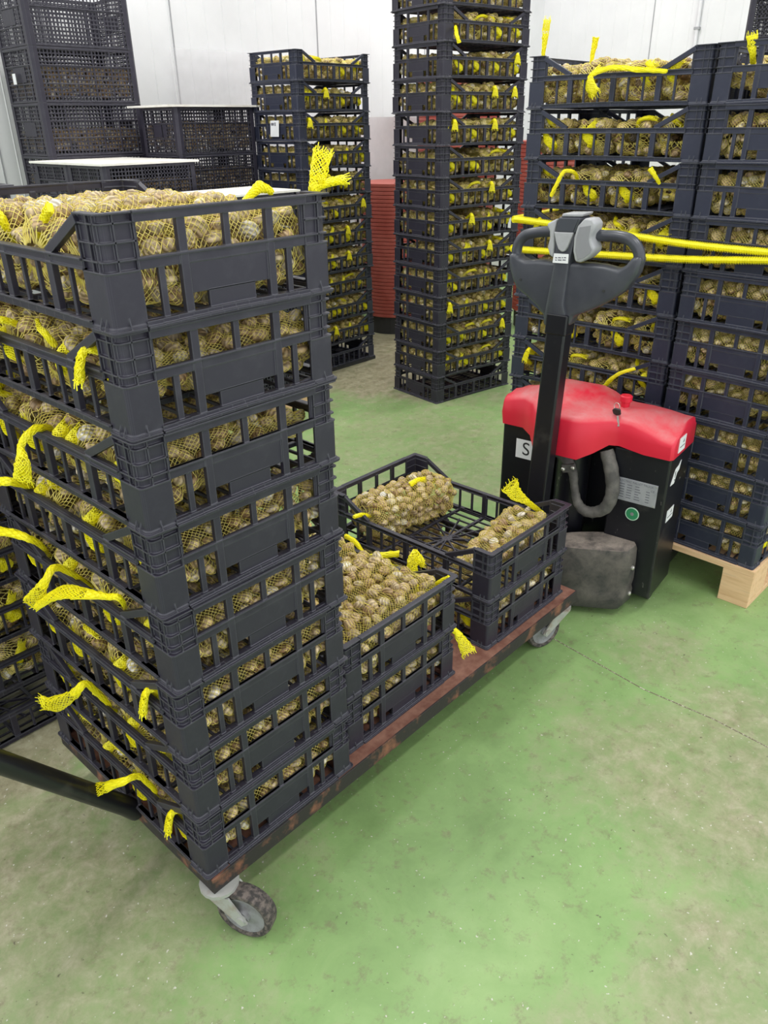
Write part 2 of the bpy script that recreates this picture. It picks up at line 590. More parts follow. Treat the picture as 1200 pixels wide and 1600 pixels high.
def end_panel_mb():
    b = MB()
    def B(s0, s1, z0, z1, d0=-0.006, d1=0.0):
        b.box(HX - 0.006 + d0 + 0.0, HX - 0.006 + d1 + 0.004, s0, s1, z0, z1)
    e = HY - 0.05
    B(-e, e, 0.1375, CT, -0.002, 0.003)                        # top rim
    B(-e, e, 0.1485, CT, -0.004, 0.006)
    B(-e, e, 0.0775, 0.0935, -0.002, -0.001)                   # middle rail
    B(-e, e, 0.0905, 0.0935, -0.004, 0.002)
    n = 12                                                     # bottom lip, a little wavy
    for i in range(n):
        s0 = -e + 2 * e * i / n
        s1 = -e + 2 * e * (i + 1) / n
        w = 0.0025 * math.sin(PI * (i + 0.5) / n)
        B(s0, s1, 0.0 + w * 0.4, 0.010 + w, -0.003, 0.003)
        B(s0, s1, 0.0 + w * 0.4, 0.0035 + w, -0.003, 0.0075)
    for s in (-0.077, 0.077):
        B(s - 0.0065, s + 0.0065, 0.004, 0.149, -0.004, 0.001)
    B(-0.005, 0.005, 0.09, 0.14, -0.004, -0.001)
    for s in (-0.114, 0.114):
        B(s - 0.0048, s + 0.0048, 0.008, 0.079, -0.004, -0.002)
    B(-0.072, 0.072, 0.036, 0.079, -0.004, -0.002)             # plate, notched below
    B(-0.041, 0.043, 0.008, 0.037, -0.004, -0.002)
    return b

def side_rail_mb():
    b = MB()
    def B(s0, s1, z0, z1, d0=-0.006, d1=0.0):
        b.box(s0, s1, HY - 0.006 + d0, HY - 0.006 + d1 + 0.004, z0, z1)
    e = HX - 0.057
    B(-e, e, 0.0785, 0.0935, -0.002, -0.001)
    B(-e, e, 0.0908, 0.0938, -0.005, 0.004)
    B(-e, e, 0.0785, 0.081, -0.003, 0.002)
    n = 18
    for i in range(n):
        s0 = -e + 2 * e * i / n
        s1 = -e + 2 * e * (i + 1) / n
        w = 0.003 * math.sin(PI * (i + 0.5) / n)
        B(s0, s1, 0.0 + w * 0.4, 0.012 + w, -0.003, 0.002)
        B(s0, s1, 0.0095 + w, 0.012 + w, -0.005, 0.0055)
    p = 2 * e / 10
    for i in range(1, 10):
        s = -e + p * i
        if i in (2, 5, 8):
            B(s - 0.0078, s + 0.0078, 0.006, 0.09, -0.005, 0.001)
        else:
            B(s - 0.003, s + 0.003, 0.008, 0.082, -0.005, -0.003)
    for sg in (-1, 1):
        a = (sg * e, HY - 0.005, 0.143)
        c = (sg * (e - 2 * p + 0.002), HY - 0.005, 0.093)
        b.bar(a, c, 0.010, 0.013)
    return b

def post_mb(mirror):
    # the corner at +x, +y (mirror: at +x, -y)
    b = MB()
    sy = -1 if mirror else 1
    px, py = 0.058, 0.051
    def L(o, t, z0, z1, r=0.0075):
        x1, y1 = HX + o - 0.002, HY + o - 0.002
        out = [(x1 - px, y1)] + [(x1 - r + r * math.sin(a * PI / 8), y1 - r + r * math.cos(a * PI / 8)) for a in range(5)] + [(x1, y1 - py)]
        r2 = max(r - t, 0.002)
        x2, y2 = x1 - t, y1 - t
        inn = [(x2, y1 - py)] + [(x2 - r2 + r2 * math.cos(a * PI / 8), y2 - r2 + r2 * math.sin(a * PI / 8)) for a in range(5)] + [(x1 - px, y2)]
        poly = [(x, sy * y) for x, y in out + inn]
        n = len(out)
        vs = [(x, y, z0) for x, y in poly] + [(x, y, z1) for x, y in poly]
        N2 = 2 * n
        fs = []
        for i in range(n - 1):
            j, k = N2 - 1 - i, N2 - 2 - i
            fs.append((i, i + 1, k, j))
            fs.append((N2 + i, N2 + j, N2 + k, N2 + i + 1))
            fs.append((i, N2 + i, N2 + i + 1, i + 1))
            fs.append((j, k, N2 + k, N2 + j))
        fs.append((0, N2 - 1, 2 * N2 - 1, N2))
        fs.append((n - 1, N2 + n - 1, N2 + n, n))
        b.add(vs, fs)
    L(0.0, 0.004, 0.006, 0.078)
    L(-0.005, 0.004, 0.078, 0.149)
    for z, o in ((0.0765, 0.001), (0.0905, 0.0), (0.1135, 0.0), (0.1370, 0.0), (0.1490, 0.0045)):
        L(o, 0.010 + max(o, 0), z, z + 0.0022)
    L(0.0055, 0.010, 0.0, 0.0035)
    L(0.0020, 0.006, 0.0035, 0.007)
    x1, y1 = HX - 0.002, HY - 0.002
    for f in (0.24, 0.50, 0.99):                                # webs on the long face
        x = x1 - px * f
        b.box(x - 0.001, x + 0.001, *sorted((sy * (y1 - 0.006), sy * y1)), 0.077, 0.150)
    for f in (0.42, 0.98):                                      # webs on the short face
        y = y1 - py * f
        b.box(x1 - 0.006, x1, *sorted((sy * (y - 0.001), sy * (y + 0.001))), 0.077, 0.150)
    for f in (0.30, 0.52):                                      # small gussets above the lip
        x = x1 - px * f
        b.prism([(0, 0.003), (0.0055, 0.003), (0, 0.019)], x - 0.001, x + 0.001, Matrix(((0, 0, 1, 0), (sy, 0, 0, sy * y1), (0, 1, 0, 0), (0, 0, 0, 1))))
    y = y1 - py * 0.45
    b.prism([(0, 0.003), (0.0055, 0.003), (0, 0.019)], sy * y - 0.001, sy * y + 0.001, Matrix(((1, 0, 0, x1), (0, 0, 1, 0), (0, 1, 0, 0), (0, 0, 0, 1))))
    return b

def base_grid_mb():
    b = MB()
    ex, ey = HX - 0.010, HY - 0.010
    for i in range(13):
        y = -ey + 2 * ey * i / 12
        b.box(-ex, ex, y - 0.0022, y + 0.0022, 0.004, 0.009)
    for i in range(7):
        x = -ex + 2 * ex * i / 6
        b.box(x - 0.004, x + 0.004, -ey, ey, 0.003, 0.0115)
    for a in (0.6, 1.2, 1.95, 2.55):
        c, s = math.cos(a) * 0.14, math.sin(a) * 0.14
        b.bar((-c, -s, 0.0075), (c, s, 0.0075), 0.004, 0.008)
    b.lathe([(0.016, 0.0035), (0.016, 0.0115)], (0, 0, 0), n=20)
    return b

CRATE = {}
for key in ('plastic', 'hazy_blue'):
    CRATE[key] = {
        'end_panel': end_panel_mb().mesh('end_panel', M[key]),
        'side_rail': side_rail_mb().mesh('side_rail', M[key]),
        'post_a': post_mb(False).mesh('corner_post', M[key]),
        'post_b': post_mb(True).mesh('corner_post', M[key]),
        'base_grid': base_grid_mb().mesh('base_grid', M[key])}

PROTO = {}
def crate(loc, rz, label, group, key='plastic'):
    first = key not in PROTO
    t = thing('clam_crate', label, 'crate', loc, rz, group)
    if first:
        d = CRATE[key]
        PROTO[key] = [link('end_panel', d['end_panel'], t), link('end_panel', d['end_panel'], t, rot=(0, 0, PI)),
                      link('side_rail', d['side_rail'], t), link('side_rail', d['side_rail'], t, rot=(0, 0, PI)),
                      link('corner_post', d['post_a'], t), link('corner_post', d['post_a'], t, rot=(0, 0, PI)),
                      link('corner_post', d['post_b'], t), link('corner_post', d['post_b'], t, rot=(0, 0, PI)),
                      link('base_grid', d['base_grid'], t)]
    else:
        for ch in PROTO[key]:
            copy_part(ch, t)
    return t

# ------------------------------------------------------------------ clam shells and net bags
def shell_unit(nl=10, nr=7):
    """one closed clam, about 1 unit across; returns verts, faces, growth value per vertex"""
    vs, fs, gr = [], [], []
    for r in range(nr + 1):
        z = math.cos(PI * r / nr)
        rad = math.sin(PI * r / nr) ** 0.8
        for i in range(nl):
            a = 2 * PI * i / nl
            x, y = rad * math.cos(a), rad * math.sin(a)
            pull = max(0.0, y) ** 2 * 0.22
            x *= 1 - pull
            zz = z * (0.60 + 0.16 * y)
            vs.append((x * 0.52, y * 0.47 + 0.03, zz * 0.5))
            gr.append(math.hypot(x * 0.52, y * 0.47 - 0.33))
    for r in range(nr):
        for i in range(nl):
            j = (i + 1) % nl
            fs.append((r * nl + i, r * nl + j, (r + 1) * nl + j, (r + 1) * nl + i))
    fs.append(tuple(range(nl))[::-1])
    fs.append(tuple(range(nr * nl, nr * nl + nl)))
    return vs, fs, gr
SV, SF, SG = shell_unit()

def shells_mesh(name, items):
    vs, fs, gr = [], [], []
    for p, R, s in items:
        o = len(vs)
        for v in SV:
            vs.append(R @ (Vector(v) * s) + p)
        fs.extend([tuple(i + o for i in f) for f in SF])
        gr.extend(SG)
    me = bpy.data.meshes.new(name)
    me.from_pydata(vs, [], fs)
    me.update()
    at = me.attributes.new('grow', 'FLOAT', 'POINT')
    at.data.foreach_set('value', gr)
    me.polygons.foreach_set('use_smooth', [True] * len(me.polygons))
    me.materials.append(M['shell'])
    return me, vs, fs
CLAM_MESH = shells_mesh('clam', [(Vector((0, 0, 0)), Matrix.Identity(3), 1.0)])[0]

def rnd_rot(rg):
    return Matrix.Rotation(rg.uniform(0, 2 * PI), 3, 'Z') @ Matrix.Rotation(rg.gauss(0, 0.9), 3, 'X') @ Matrix.Rotation(rg.uniform(0, 2 * PI), 3, 'Z')

def spow(x, e):
    return math.copysign(abs(x) ** e, x)

def bag_point(th, t, hw, hl, hh, taper):
    """point on the bag: t -1..1 along y, th around; bottom sits on z=0"""
    prof = (1 - abs(t) ** 14.0) ** 0.5
    if taper:
        k = (t + 1) / 2 if taper > 0 else (1 - t) / 2
        prof *= 1 - 0.55 * (1 - k) ** 1.3
    x = hw * prof * spow(math.cos(th), 0.55)
    z = hh * (prof * 0.35 + 0.65 * prof ** 1.5) * spow(math.sin(th), 0.6)
    return Vector((x, hl * t, z + hh * 0.98))

def make_bag(seed, hw=0.0705, hl=0.189, hh=0.058, taper=0.0, nu=62, nv=84, size=(0.028, 0.038)):
    rg = random.Random(seed)
    items, cells = [], {}
    tries = 0
    while tries < 3800:
        tries += 1
        th, t = rg.uniform(0, 2 * PI), rg.uniform(-0.99, 0.99)
        if math.sin(th) < -0.75 and rg.random() < 0.6:
            continue
        s = rg.uniform(*size)
        k = 1 - s * 0.34 / hh
        p = bag_point(th, t * (1 - 0.012 / hl), hw - s * 0.30, hl - 0.006, hh - s * 0.30, taper)
        p.z += s * 0.30
        q = (int(p.x / 0.03 + 50), int(p.y / 0.03 + 50), int(p.z / 0.03 + 50))
        ok = True
        for dx in (-1, 0, 1):
            for dy in (-1, 0, 1):
                for dz in (-1, 0, 1):
                    for o in cells.get((q[0] + dx, q[1] + dy, q[2] + dz), ()):
                        if (o[0] - p).length < 0.40 * (o[1] + s):
                            ok = False
        if ok:
            cells.setdefault(q, []).append((p, s))
            items.append((p, rnd_rot(rg), s))
    me, vs, fs = shells_mesh('shells', items)
    tree = BVHTree.FromPolygons(vs, fs)
    # netting: a diamond mesh laid over the shells
    g = {}
    for j in range(nv + 1):
        t = -0.985 + 1.97 * j / nv
        for i in range(nu):
            if (i + j) % 2:
                continue
            th = 2 * PI * i / nu
            p = bag_point(th, t, hw, hl, hh, taper)
            c = Vector((0, p.y * 0.9, hh * 0.98))
            d = (c - p).normalized()
            h = tree.ray_cast(p - d * 0.012, d, 0.05)
            if h[0] is not None:
                q = h[0] - d * 0.0012
            else:
                q = p + d * 0.008
            q.z = max(q.z, 0.0008)
            g[(i, j)] = q
    n = MB()
    for (i, j), q in g.items():
        for di in (-1, 1):
            k = ((i + di) % nu, j + 1)
            if k in g:
                n.thread(q, g[k], 0.00050 + 0.0003 * max(0.0, abs(j / nv * 2 - 1) - 0.72) / 0.28)
    net = n.mesh('netting', M['thread'])
    return items, me, net

BAGS = [make_bag(11), make_bag(12, hh=0.055), make_bag(13, hw=0.069, hh=0.061), make_bag(14, taper=0.25)]
BAGS_TALL = [make_bag(21, hh=0.068), make_bag(22, hh=0.066, hw=0.07), make_bag(23, hh=0.070)]

def rope_interp(pts, ws, n):
    """smooth points through a few given ones"""
    P = [Vector(p) for p in pts]
    out, wo = [], []
    for k in range(n + 1):
        u = k / n * (len(P) - 1)
        i = min(int(u), len(P) - 2)
        f = u - i
        p0, p1, p2, p3 = P[max(i - 1, 0)], P[i], P[i + 1], P[min(i + 2, len(P) - 1)]
        q = 0.5 * ((2 * p1) + (p2 - p0) * f + (2 * p0 - 5 * p1 + 4 * p2 - p3) * f * f + (3 * p1 - p0 - 3 * p2 + p3) * f ** 3)
        out.append(q)
        wo.append(ws[i] * (1 - f) + ws[i + 1] * f)
    return out, wo

def tie_mesh(pts, ws, seed=0, side=None):
    """gathered end of a net bag: tight cord that opens into a net fan"""
    rg = random.Random(seed)
    n = max(14, 5 * len(pts))
    P, Wd = rope_interp(pts, ws, n)
    b = MB()
    rings, dense = [], []
    up = Vector(side) if side else Vector((rg.uniform(-1, 1), rg.uniform(-1, 1), 0.6))
    m = 14
    for k in range(n + 1):
        d = (P[min(k + 1, n)] - P[max(k - 1, 0)]).normalized()
        a = up - d * up.dot(d)
        if a.length < 1e-3:
            a = d.orthogonal()
        a.normalize()
        up = a
        c = d.cross(a)
        w = Wd[k]
        th = min(w, 0.0042 + 0.16 * w)
        ring = []
        for i in range(m):
            an = 2 * PI * i / m
            fl = 1 + rg.uniform(-0.16, 0.16)
            ring.append(P[k] + a * (w * math.cos(an) * fl) + c * (th * math.sin(an) * fl) + d * rg.uniform(-0.0015, 0.0015))
        rings.append(ring)
    # gathered part: closed skin wherever it is narrow
    last = 0
    for k in range(n + 1):
        if Wd[k] < 0.0105:
            last = k
        else:
            break
    last = max(last, 3)
    skin = [[P[k] + (q - P[k]) * 0.86 for q in rings[k]] for k in range(min(last, n) + 1)]
    b.loft(skin)
    r0 = 0.0009
    for k in range(n):
        for i in range(m):
            if k % 2 == i % 2 or k > last:
                b.thread(rings[k][i], rings[k + 1][(i + 1) % m], r0)
                b.thread(rings[k][i], rings[k + 1][(i - 1) % m], r0)
    d = (P[n] - P[n - 1]).normalized()
    if last < n:
        for i in range(m):                                      # frayed ends
            e = rings[n][i] + d * rg.uniform(0.003, 0.012) + Vector((rg.uniform(-1, 1), rg.uniform(-1, 1), rg.uniform(-1, 1))) * 0.003
            b.thread(rings[n][i], e, r0)
    return b.mesh('tie', M['net_tail'])

TIES = [
    tie_mesh([(0.0, 0.140, 0.080), (0.010, 0.168, 0.096), (0.03, 0.160, 0.104), (0.045, 0.125, 0.108)], [0.005, 0.007, 0.008, 0.012], 1),
    tie_mesh([(0.0, 0.150, 0.080), (0.0, 0.182, 0.100), (0.006, 0.199, 0.104), (0.010, 0.209, 0.085), (0.014, 0.212, 0.062)], [0.005, 0.007, 0.007, 0.012, 0.016], 2, (1, 0, 0)),
    tie_mesh([(0.0, 0.150, 0.080), (-0.012, 0.170, 0.100), (-0.04, 0.178, 0.108), (-0.062, 0.172, 0.106)], [0.005, 0.006, 0.008, 0.011], 3),
    tie_mesh([(0.0, 0.165, 0.040), (0.012, 0.180, 0.060), (0.0, 0.183, 0.078), (-0.012, 0.172, 0.095)], [0.007, 0.011, 0.012, 0.010], 4, (1, 0, 0)),
    tie_mesh([(0.0, 0.168, 0.020), (-0.016, 0.183, 0.034), (0.006, 0.184, 0.052), (0.020, 0.178, 0.070)], [0.007, 0.014, 0.013, 0.008], 5, (1, 0, 0)),
]

ORD = ['first', 'second', 'third', 'fourth', 'fifth', 'sixth', 'seventh', 'eighth', 'ninth', 'tenth', 'eleventh', 'twelfth', 'thirteenth', 'fourteenth']
ALLBAGS = []
BAGPROTO = {}
brg = random.Random(99)

def bag(loc, rz, label, group, variant, tie=None, flip=False, tall=False, zs=1.0, own=None):
    t = thing('net_bag', label, 'bag', loc, rz, group)
    src = (BAGS_TALL if tall else BAGS)[variant]
    shells, net = own if own else (src[1], src[2])
    key = (variant, tall)
    if key in BAGPROTO and not own:
        a = copy_part(BAGPROTO[key][0], t)
        c = copy_part(BAGPROTO[key][1], t)
    else:
        a = link('shells', shells, t, kind='stuff')
        c = link('netting', net, t)
        if not own:
            BAGPROTO[key] = (a, c)
    if flip:
        a.rotation_euler = (0, 0, PI)
        c.rotation_euler = (0, 0, PI)
    a.scale = c.scale = (1, 1, zs)
    if tie is not None:
        link('tie', TIES[tie], t)
    ALLBAGS.append(t)
    return t

def fill(cr, desc, group, side, n=4, tall=False, tie_odds=1.0, skip=(), end='left', stubs=0.35):
    """put n net bags side by side in a crate; side=+1/-1 says which long side their tied ends face"""
    rz = cr.rotation_euler.z
    out = []
    for i in range(n):
        x = (i - (n - 1) / 2) * 0.1435
        if i in skip:
            continue
        p = cr.matrix_basis @ Vector((x + brg.uniform(-0.003, 0.003), 0, 0.0125))
        v = brg.randrange(3 if tall else 4)
        tie = brg.randrange(len(TIES)) if brg.random() < tie_odds else None
        lab = 'net bag of clams, %s from %s, %s' % (ORD[i], end, desc)
        t = bag(p, rz + (0 if side > 0 else PI), lab, group, v, tie, brg.random() < 0.5, tall, brg.uniform(0.95, 1.04))
        out.append(t)
        if brg.random() < stubs:
            link('gathered_end', TIES[brg.choice((3, 4))], t, (brg.uniform(-0.04, 0.04), 0.003, brg.uniform(-0.01, 0.012)))
    return out

def place(top, k):
    return 'topmost' if top == 0 else ('lowest' if k == 0 else ORD[top] + ' from top')

def stack(corner, rz, lengthwise, n, z0, where, key, side, first_full=0, jitter=0.004, end='left'):
    """n crates one on another. corner = near bottom corner; lengthwise: long side runs along +u (True) or +v"""
    u = Vector((math.cos(rz), math.sin(rz), 0)); v = Vector((-math.sin(rz), math.cos(rz), 0))
    if lengthwise:
        c = Vector(corner) + u * HX + v * HY; cz = rz
    else:
        c = Vector(corner) + u * HY + v * HX; cz = rz + PI / 2
    res = []
    rg = random.Random(len(where) * 7 + n)
    for k in range(n):
        top = n - 1 - k
        pos = place(top, k)
        lab = ('black crate of clams, %s %s' if k >= first_full or first_full > 1 else 'empty black crate, %s %s') % (pos, where_short[where])
        j = Vector((rg.uniform(-jitter, jitter), rg.uniform(-jitter, jitter), 0))
        cr = crate(c + j + Vector((0, 0, z0 + k * CP)), cz + rg.uniform(-0.006, 0.006), lab, 'crates in ' + where, key)
        res.append(cr)
        if k >= first_full:
            fill(cr, '%s crate %s' % (pos, where_short[where]), 'net bags in ' + where, side, end=end)
    return res

where_short = {}
def W(full, short):
    where_short[full] = short
    return full

# ------------------------------------------------------------------ flat cart
DZ = 0.165
cart = thing('flat_cart', 'rusty flat steel cart on casters under the nearest crates', 'cart', (0.69, 0.30, 0))
cx, cy = 0.69, 0.30
def rel(p):
    return (p[0] - cx, p[1] - cy, p[2])
X0, X1, Y0, Y1 = 0.004, 1.392, -0.008, 0.612
b = MB(); b.box(X0 - cx + 0.004, X1 - cx - 0.004, Y0 - cy + 0.004, Y1 - cy - 0.004, 0.158, DZ)
part('deck_plate', b, 'rust', cart)
for (xa, xb, ya, yb) in ((X0, X1, Y0, Y0 + 0.005), (X0, X1, Y1 - 0.005, Y1), (X0, X0 + 0.005, Y0 + 0.005, Y1 - 0.005), (X1 - 0.005, X1, Y0 + 0.005, Y1 - 0.005)):
    b = MB(); b.box(xa - cx, xb - cx, ya - cy, yb - cy, 0.125, DZ - 0.0005)
    part('edge_angle', b, 'rustpaint', cart, bevel=0.0012)
for y in (0.2, 0.4):
    b = MB(); b.box(X0 - cx + 0.006, X1 - cx - 0.006, y - cy - 0.02, y - cy + 0.02, 0.128, 0.158)
    part('cross_member', b, 'rustpaint', cart)

def caster(px, py, yaw, trail):
    """swivel at px,py; yaw = heading of the axle"""
    ax = Vector((math.cos(yaw), math.sin(yaw), 0))
    fw = Vector((-math.sin(yaw), math.cos(yaw), 0)) * trail
    s = Vector(rel((px, py, 0)))
    w = s + fw + Vector((0, 0, 0.0605))
    f = MB()
    f.lathe([(0.040, 0.118), (0.040, 0.126)], s, n=16)
    f.lathe([(0.024, 0.104), (0.028, 0.118)], s, n=16)
    for sg in (-1, 1):
        o = ax * 0.026 * sg
        top = s + Vector((0, 0, 0.112)) + o * 0.9
        q = fw.normalized()
        pts = [top - q * 0.030, top + q * 0.032, w + o + q * 0.014 + Vector((0, 0, -0.004)), w + o - Vector((0, 0, 0.016)), w + o - q * 0.016 - Vector((0, 0, 0.004))]
        t = ax * 0.0022
        f.add([p - t for p in pts] + [p + t for p in pts], [(4, 3, 2, 1, 0), (5, 6, 7, 8, 9)] + [(i, (i + 1) % 5, 5 + (i + 1) % 5, 5 + i) for i in range(5)])
    f.lathe([(0.009, -0.031), (0.009, 0.031)], w, ax, 10)
    root = part('caster', f, 'zinc', cart, smooth=True)
    t = MB()
    t.lathe([(0.046, -0.016), (0.052, -0.0185), (0.058, -0.017), (0.0605, -0.010), (0.0605, 0.010), (0.058, 0.017), (0.052, 0.0185), (0.046, 0.016), (0.046, -0.016)], w, ax, 40, False)
    part('tyre', t, 'tyre', root, smooth=True)
    h = MB()
    h.lathe([(0.014, -0.021), (0.015, -0.014), (0.030, -0.010), (0.040, -0.014), (0.0465, -0.0155), (0.0465, 0.0155), (0.040, 0.014), (0.030, 0.010), (0.015, 0.014), (0.014, 0.021)], w, ax, 32)
    part('hub', h, 'hub', root, smooth=True)
caster(0.030, 0.012, math.radians(24), -0.056)
caster(1.335, 0.022, math.radians(72), 0.060)
caster(0.060, 0.560, math.radians(10), -0.045)
caster(1.335, 0.560, math.radians(20), -0.045)
b = MB()
b.tube([rel((0.004, 0.268, 0.150)), rel((-0.018, 0.268, 0.185)), rel((-0.217, 0.268, 0.455)), rel((-0.52, 0.268, 0.885))], 0.021, 14)
part('drawbar', b, 'paint', cart, smooth=True)
b = MB(); b.tube([rel((-0.525, 0.13, 0.885)), rel((-0.525, 0.41, 0.885))], 0.014, 12)
part('handle', b, 'paint', cart, smooth=True)

# ------------------------------------------------------------------ crates on the cart
w1 = W('the tall stack at the near end of the cart', 'of the cart tall stack')
front = []
offs = [(0, 0), (0.002, 0.003), (-0.003, 0.001), (0.002, -0.002), (0.001, 0.003), (-0.002, 0.0), (0.001, 0.002), (0.0, 0.0)]
for k in range(8):
    top = 7 - k
    pos = 'topmost' if top == 0 else ('lowest' if k == 0 else ORD[top] + ' from top')
    cr = crate((HY + offs[k][0], HX + offs[k][1], DZ + k * CP), PI / 2, 'black crate of clams, %s of the cart tall stack' % pos, 'crates in ' + w1)
    front.append(cr)
    if top:
        fill(cr, '%s crate of the cart tall stack' % pos, 'net bags in ' + w1, +1, end='front', tie_odds=0.85, stubs=1.0)
HEROES = []
def hero_bag(cr, x, rot, label, group, seed, n_loose, side=1, **kw):
    """a bag whose largest clams are objects of their own"""
    items, me, net = make_bag(seed, **kw)
    def score(it):
        w = cr.matrix_basis @ (it[0] + Vector((x, 0, 0)))
        return it[0].z * 3.0 - 0.15 * (w - cam.matrix_world.translation).length
    order = sorted(range(len(items)), key=lambda i: -score(items[i]))
    pick = set(order[:n_loose])
    rest = shells_mesh('shells', [it for i, it in enumerate(items) if i not in pick])[0]
    p = cr.matrix_basis @ Vector((x, 0, 0.0125))
    rz = cr.rotation_euler.z + rot + (0 if side > 0 else PI)
    t = bag(p, rz, label, group, 0, None, own=(rest, net))
    HEROES.append((t, [items[i] for i in sorted(pick)], label))
    return t
for i in range(4):
    hero_bag(front[7], (i - 1.5) * 0.1435, 0, 'net bag heaped with clams, %s from front, topmost crate of cart tall stack' % ORD[i], 'net bags in ' + w1, 50 + i, 26, hh=(0.064, 0.068, 0.066, 0.062)[i], hw=0.069)

w2 = W('the two-crate pile at the middle of the cart', 'of the cart middle pile')
mid = [crate((0.4195 + HY, 0.0315 + HX, DZ + k * CP), PI / 2, 'black crate heaped with clams, %s of the cart middle pile' % ('lower', 'upper')[k], 'crates in ' + w2) for k in range(2)]
fill(mid[0], 'lower crate of the cart middle pile', 'net bags in ' + w2, 1, end='front', tie_odds=0.5)
for i in range(4):
    hero_bag(mid[1], (i - 1.5) * 0.1435, brg.uniform(-0.05, 0.05), 'net bag heaped with clams, %s from front, upper crate of cart middle pile' % ORD[i], 'net bags in ' + w2, 60 + i, 20, hh=(0.068, 0.066, 0.064, 0.066)[i], hw=0.070)
w3 = W('the two-crate pile at the far end of the cart', 'of the cart far pile')
far = [crate((0.9565 + HY, 0.0254 + HX, DZ + k * CP), PI / 2, ('lower black crate of the cart far pile, full of clams', 'half empty black crate with two bags on the cart far pile')[k], 'crates in ' + w3) for k in range(2)]
fill(far[0], 'lower crate of the cart far pile', 'net bags in ' + w3, 1, end='front', tie_odds=0.8)
hero_bag(far[1], -0.195, 0.06, 'tapered yellow net bag of clams by the near end of the half empty crate', 'net bags in ' + w3, 71, 58, hw=0.075, hh=0.055, hl=0.186, taper=-0.001)
hero_bag(far[1], 0.178, -0.10, 'fat yellow net bag of clams alone at the far end of the half empty crate', 'net bags in ' + w3, 72, 58, hw=0.083, hh=0.062, hl=0.180, size=(0.024, 0.033))
ci = 0
for t, its, lab in HEROES:
    mw = t.matrix_basis
    where = lab.split('clams, ')[-1] if 'clams, ' in lab else lab.split('clams ')[-1]
    for p, R, s in its:
        o = link('clam', CLAM_MESH)
        o.matrix_basis = mw @ Matrix.LocRotScale(p, R.to_quaternion(), (s, s, s))
        words = ('striped tan clam in the net bag ' + where).split()
        tag(o, ' '.join(words[:16]), 'clam', 'clams in the net bag ' + where)

# ------------------------------------------------------------------ stacks standing in the hall
wC = W('the tall stack in the middle of the hall', 'of the tall middle stack')
stack((2.875, 1.752, 0), math.radians(-9), True, 14, 0.0, wC, 'plastic', -1, first_full=1, end='left')
wD = W('the stack by the wall beside the red drums', 'of the wall drum stack')
stack((2.755, 2.69, 0), math.radians(1.5), True, 12, 0.02, wD, 'hazy_blue', -1, first_full=1, end='left')
wI = W('the stack behind the cart drawbar', 'of the stack behind drawbar')
stack((-0.325, 0.862, 0), 0.0, True, 9, 0.0, wI, 'plastic', -1, first_full=1, end='left')
PH = 0.144
wB = W('the stack at the near corner of the pallet', 'of the pallet corner stack')
stack((1.915, -0.358, 0), math.radians(-4), True, 10, PH, wB, 'hazy_blue', -1, end='left', jitter=0.003)
wA = W('the pallet stack behind the red truck', 'of the truck pallet stack')
stack((1.962, 0.052, 0), math.radians(1), False, 10, PH, wA, 'hazy_blue', 1, end='right', jitter=0.003)
wK = W('the back of the pallet corner', 'of the pallet back stack')
stack((2.545, -0.39, 0), math.radians(-4), True, 9, PH, wK, 'hazy_blue', -1, first_full=99, jitter=0.003)
wN = W('the far row of the pallet behind the truck', 'of the pallet far row')
stack((2.40, 0.045, 0), math.radians(1), False, 10, PH, wN, 'hazy_blue', 1, first_full=9, end='right', jitter=0.003)
b = MB()
b.box(2.76, 3.36, 2.70, 3.10, 0, 0.0195)
tag(part('base_sheet', b, 'rubber'), 'dark sheet on the floor under the stack beside the red drums', 'mat')

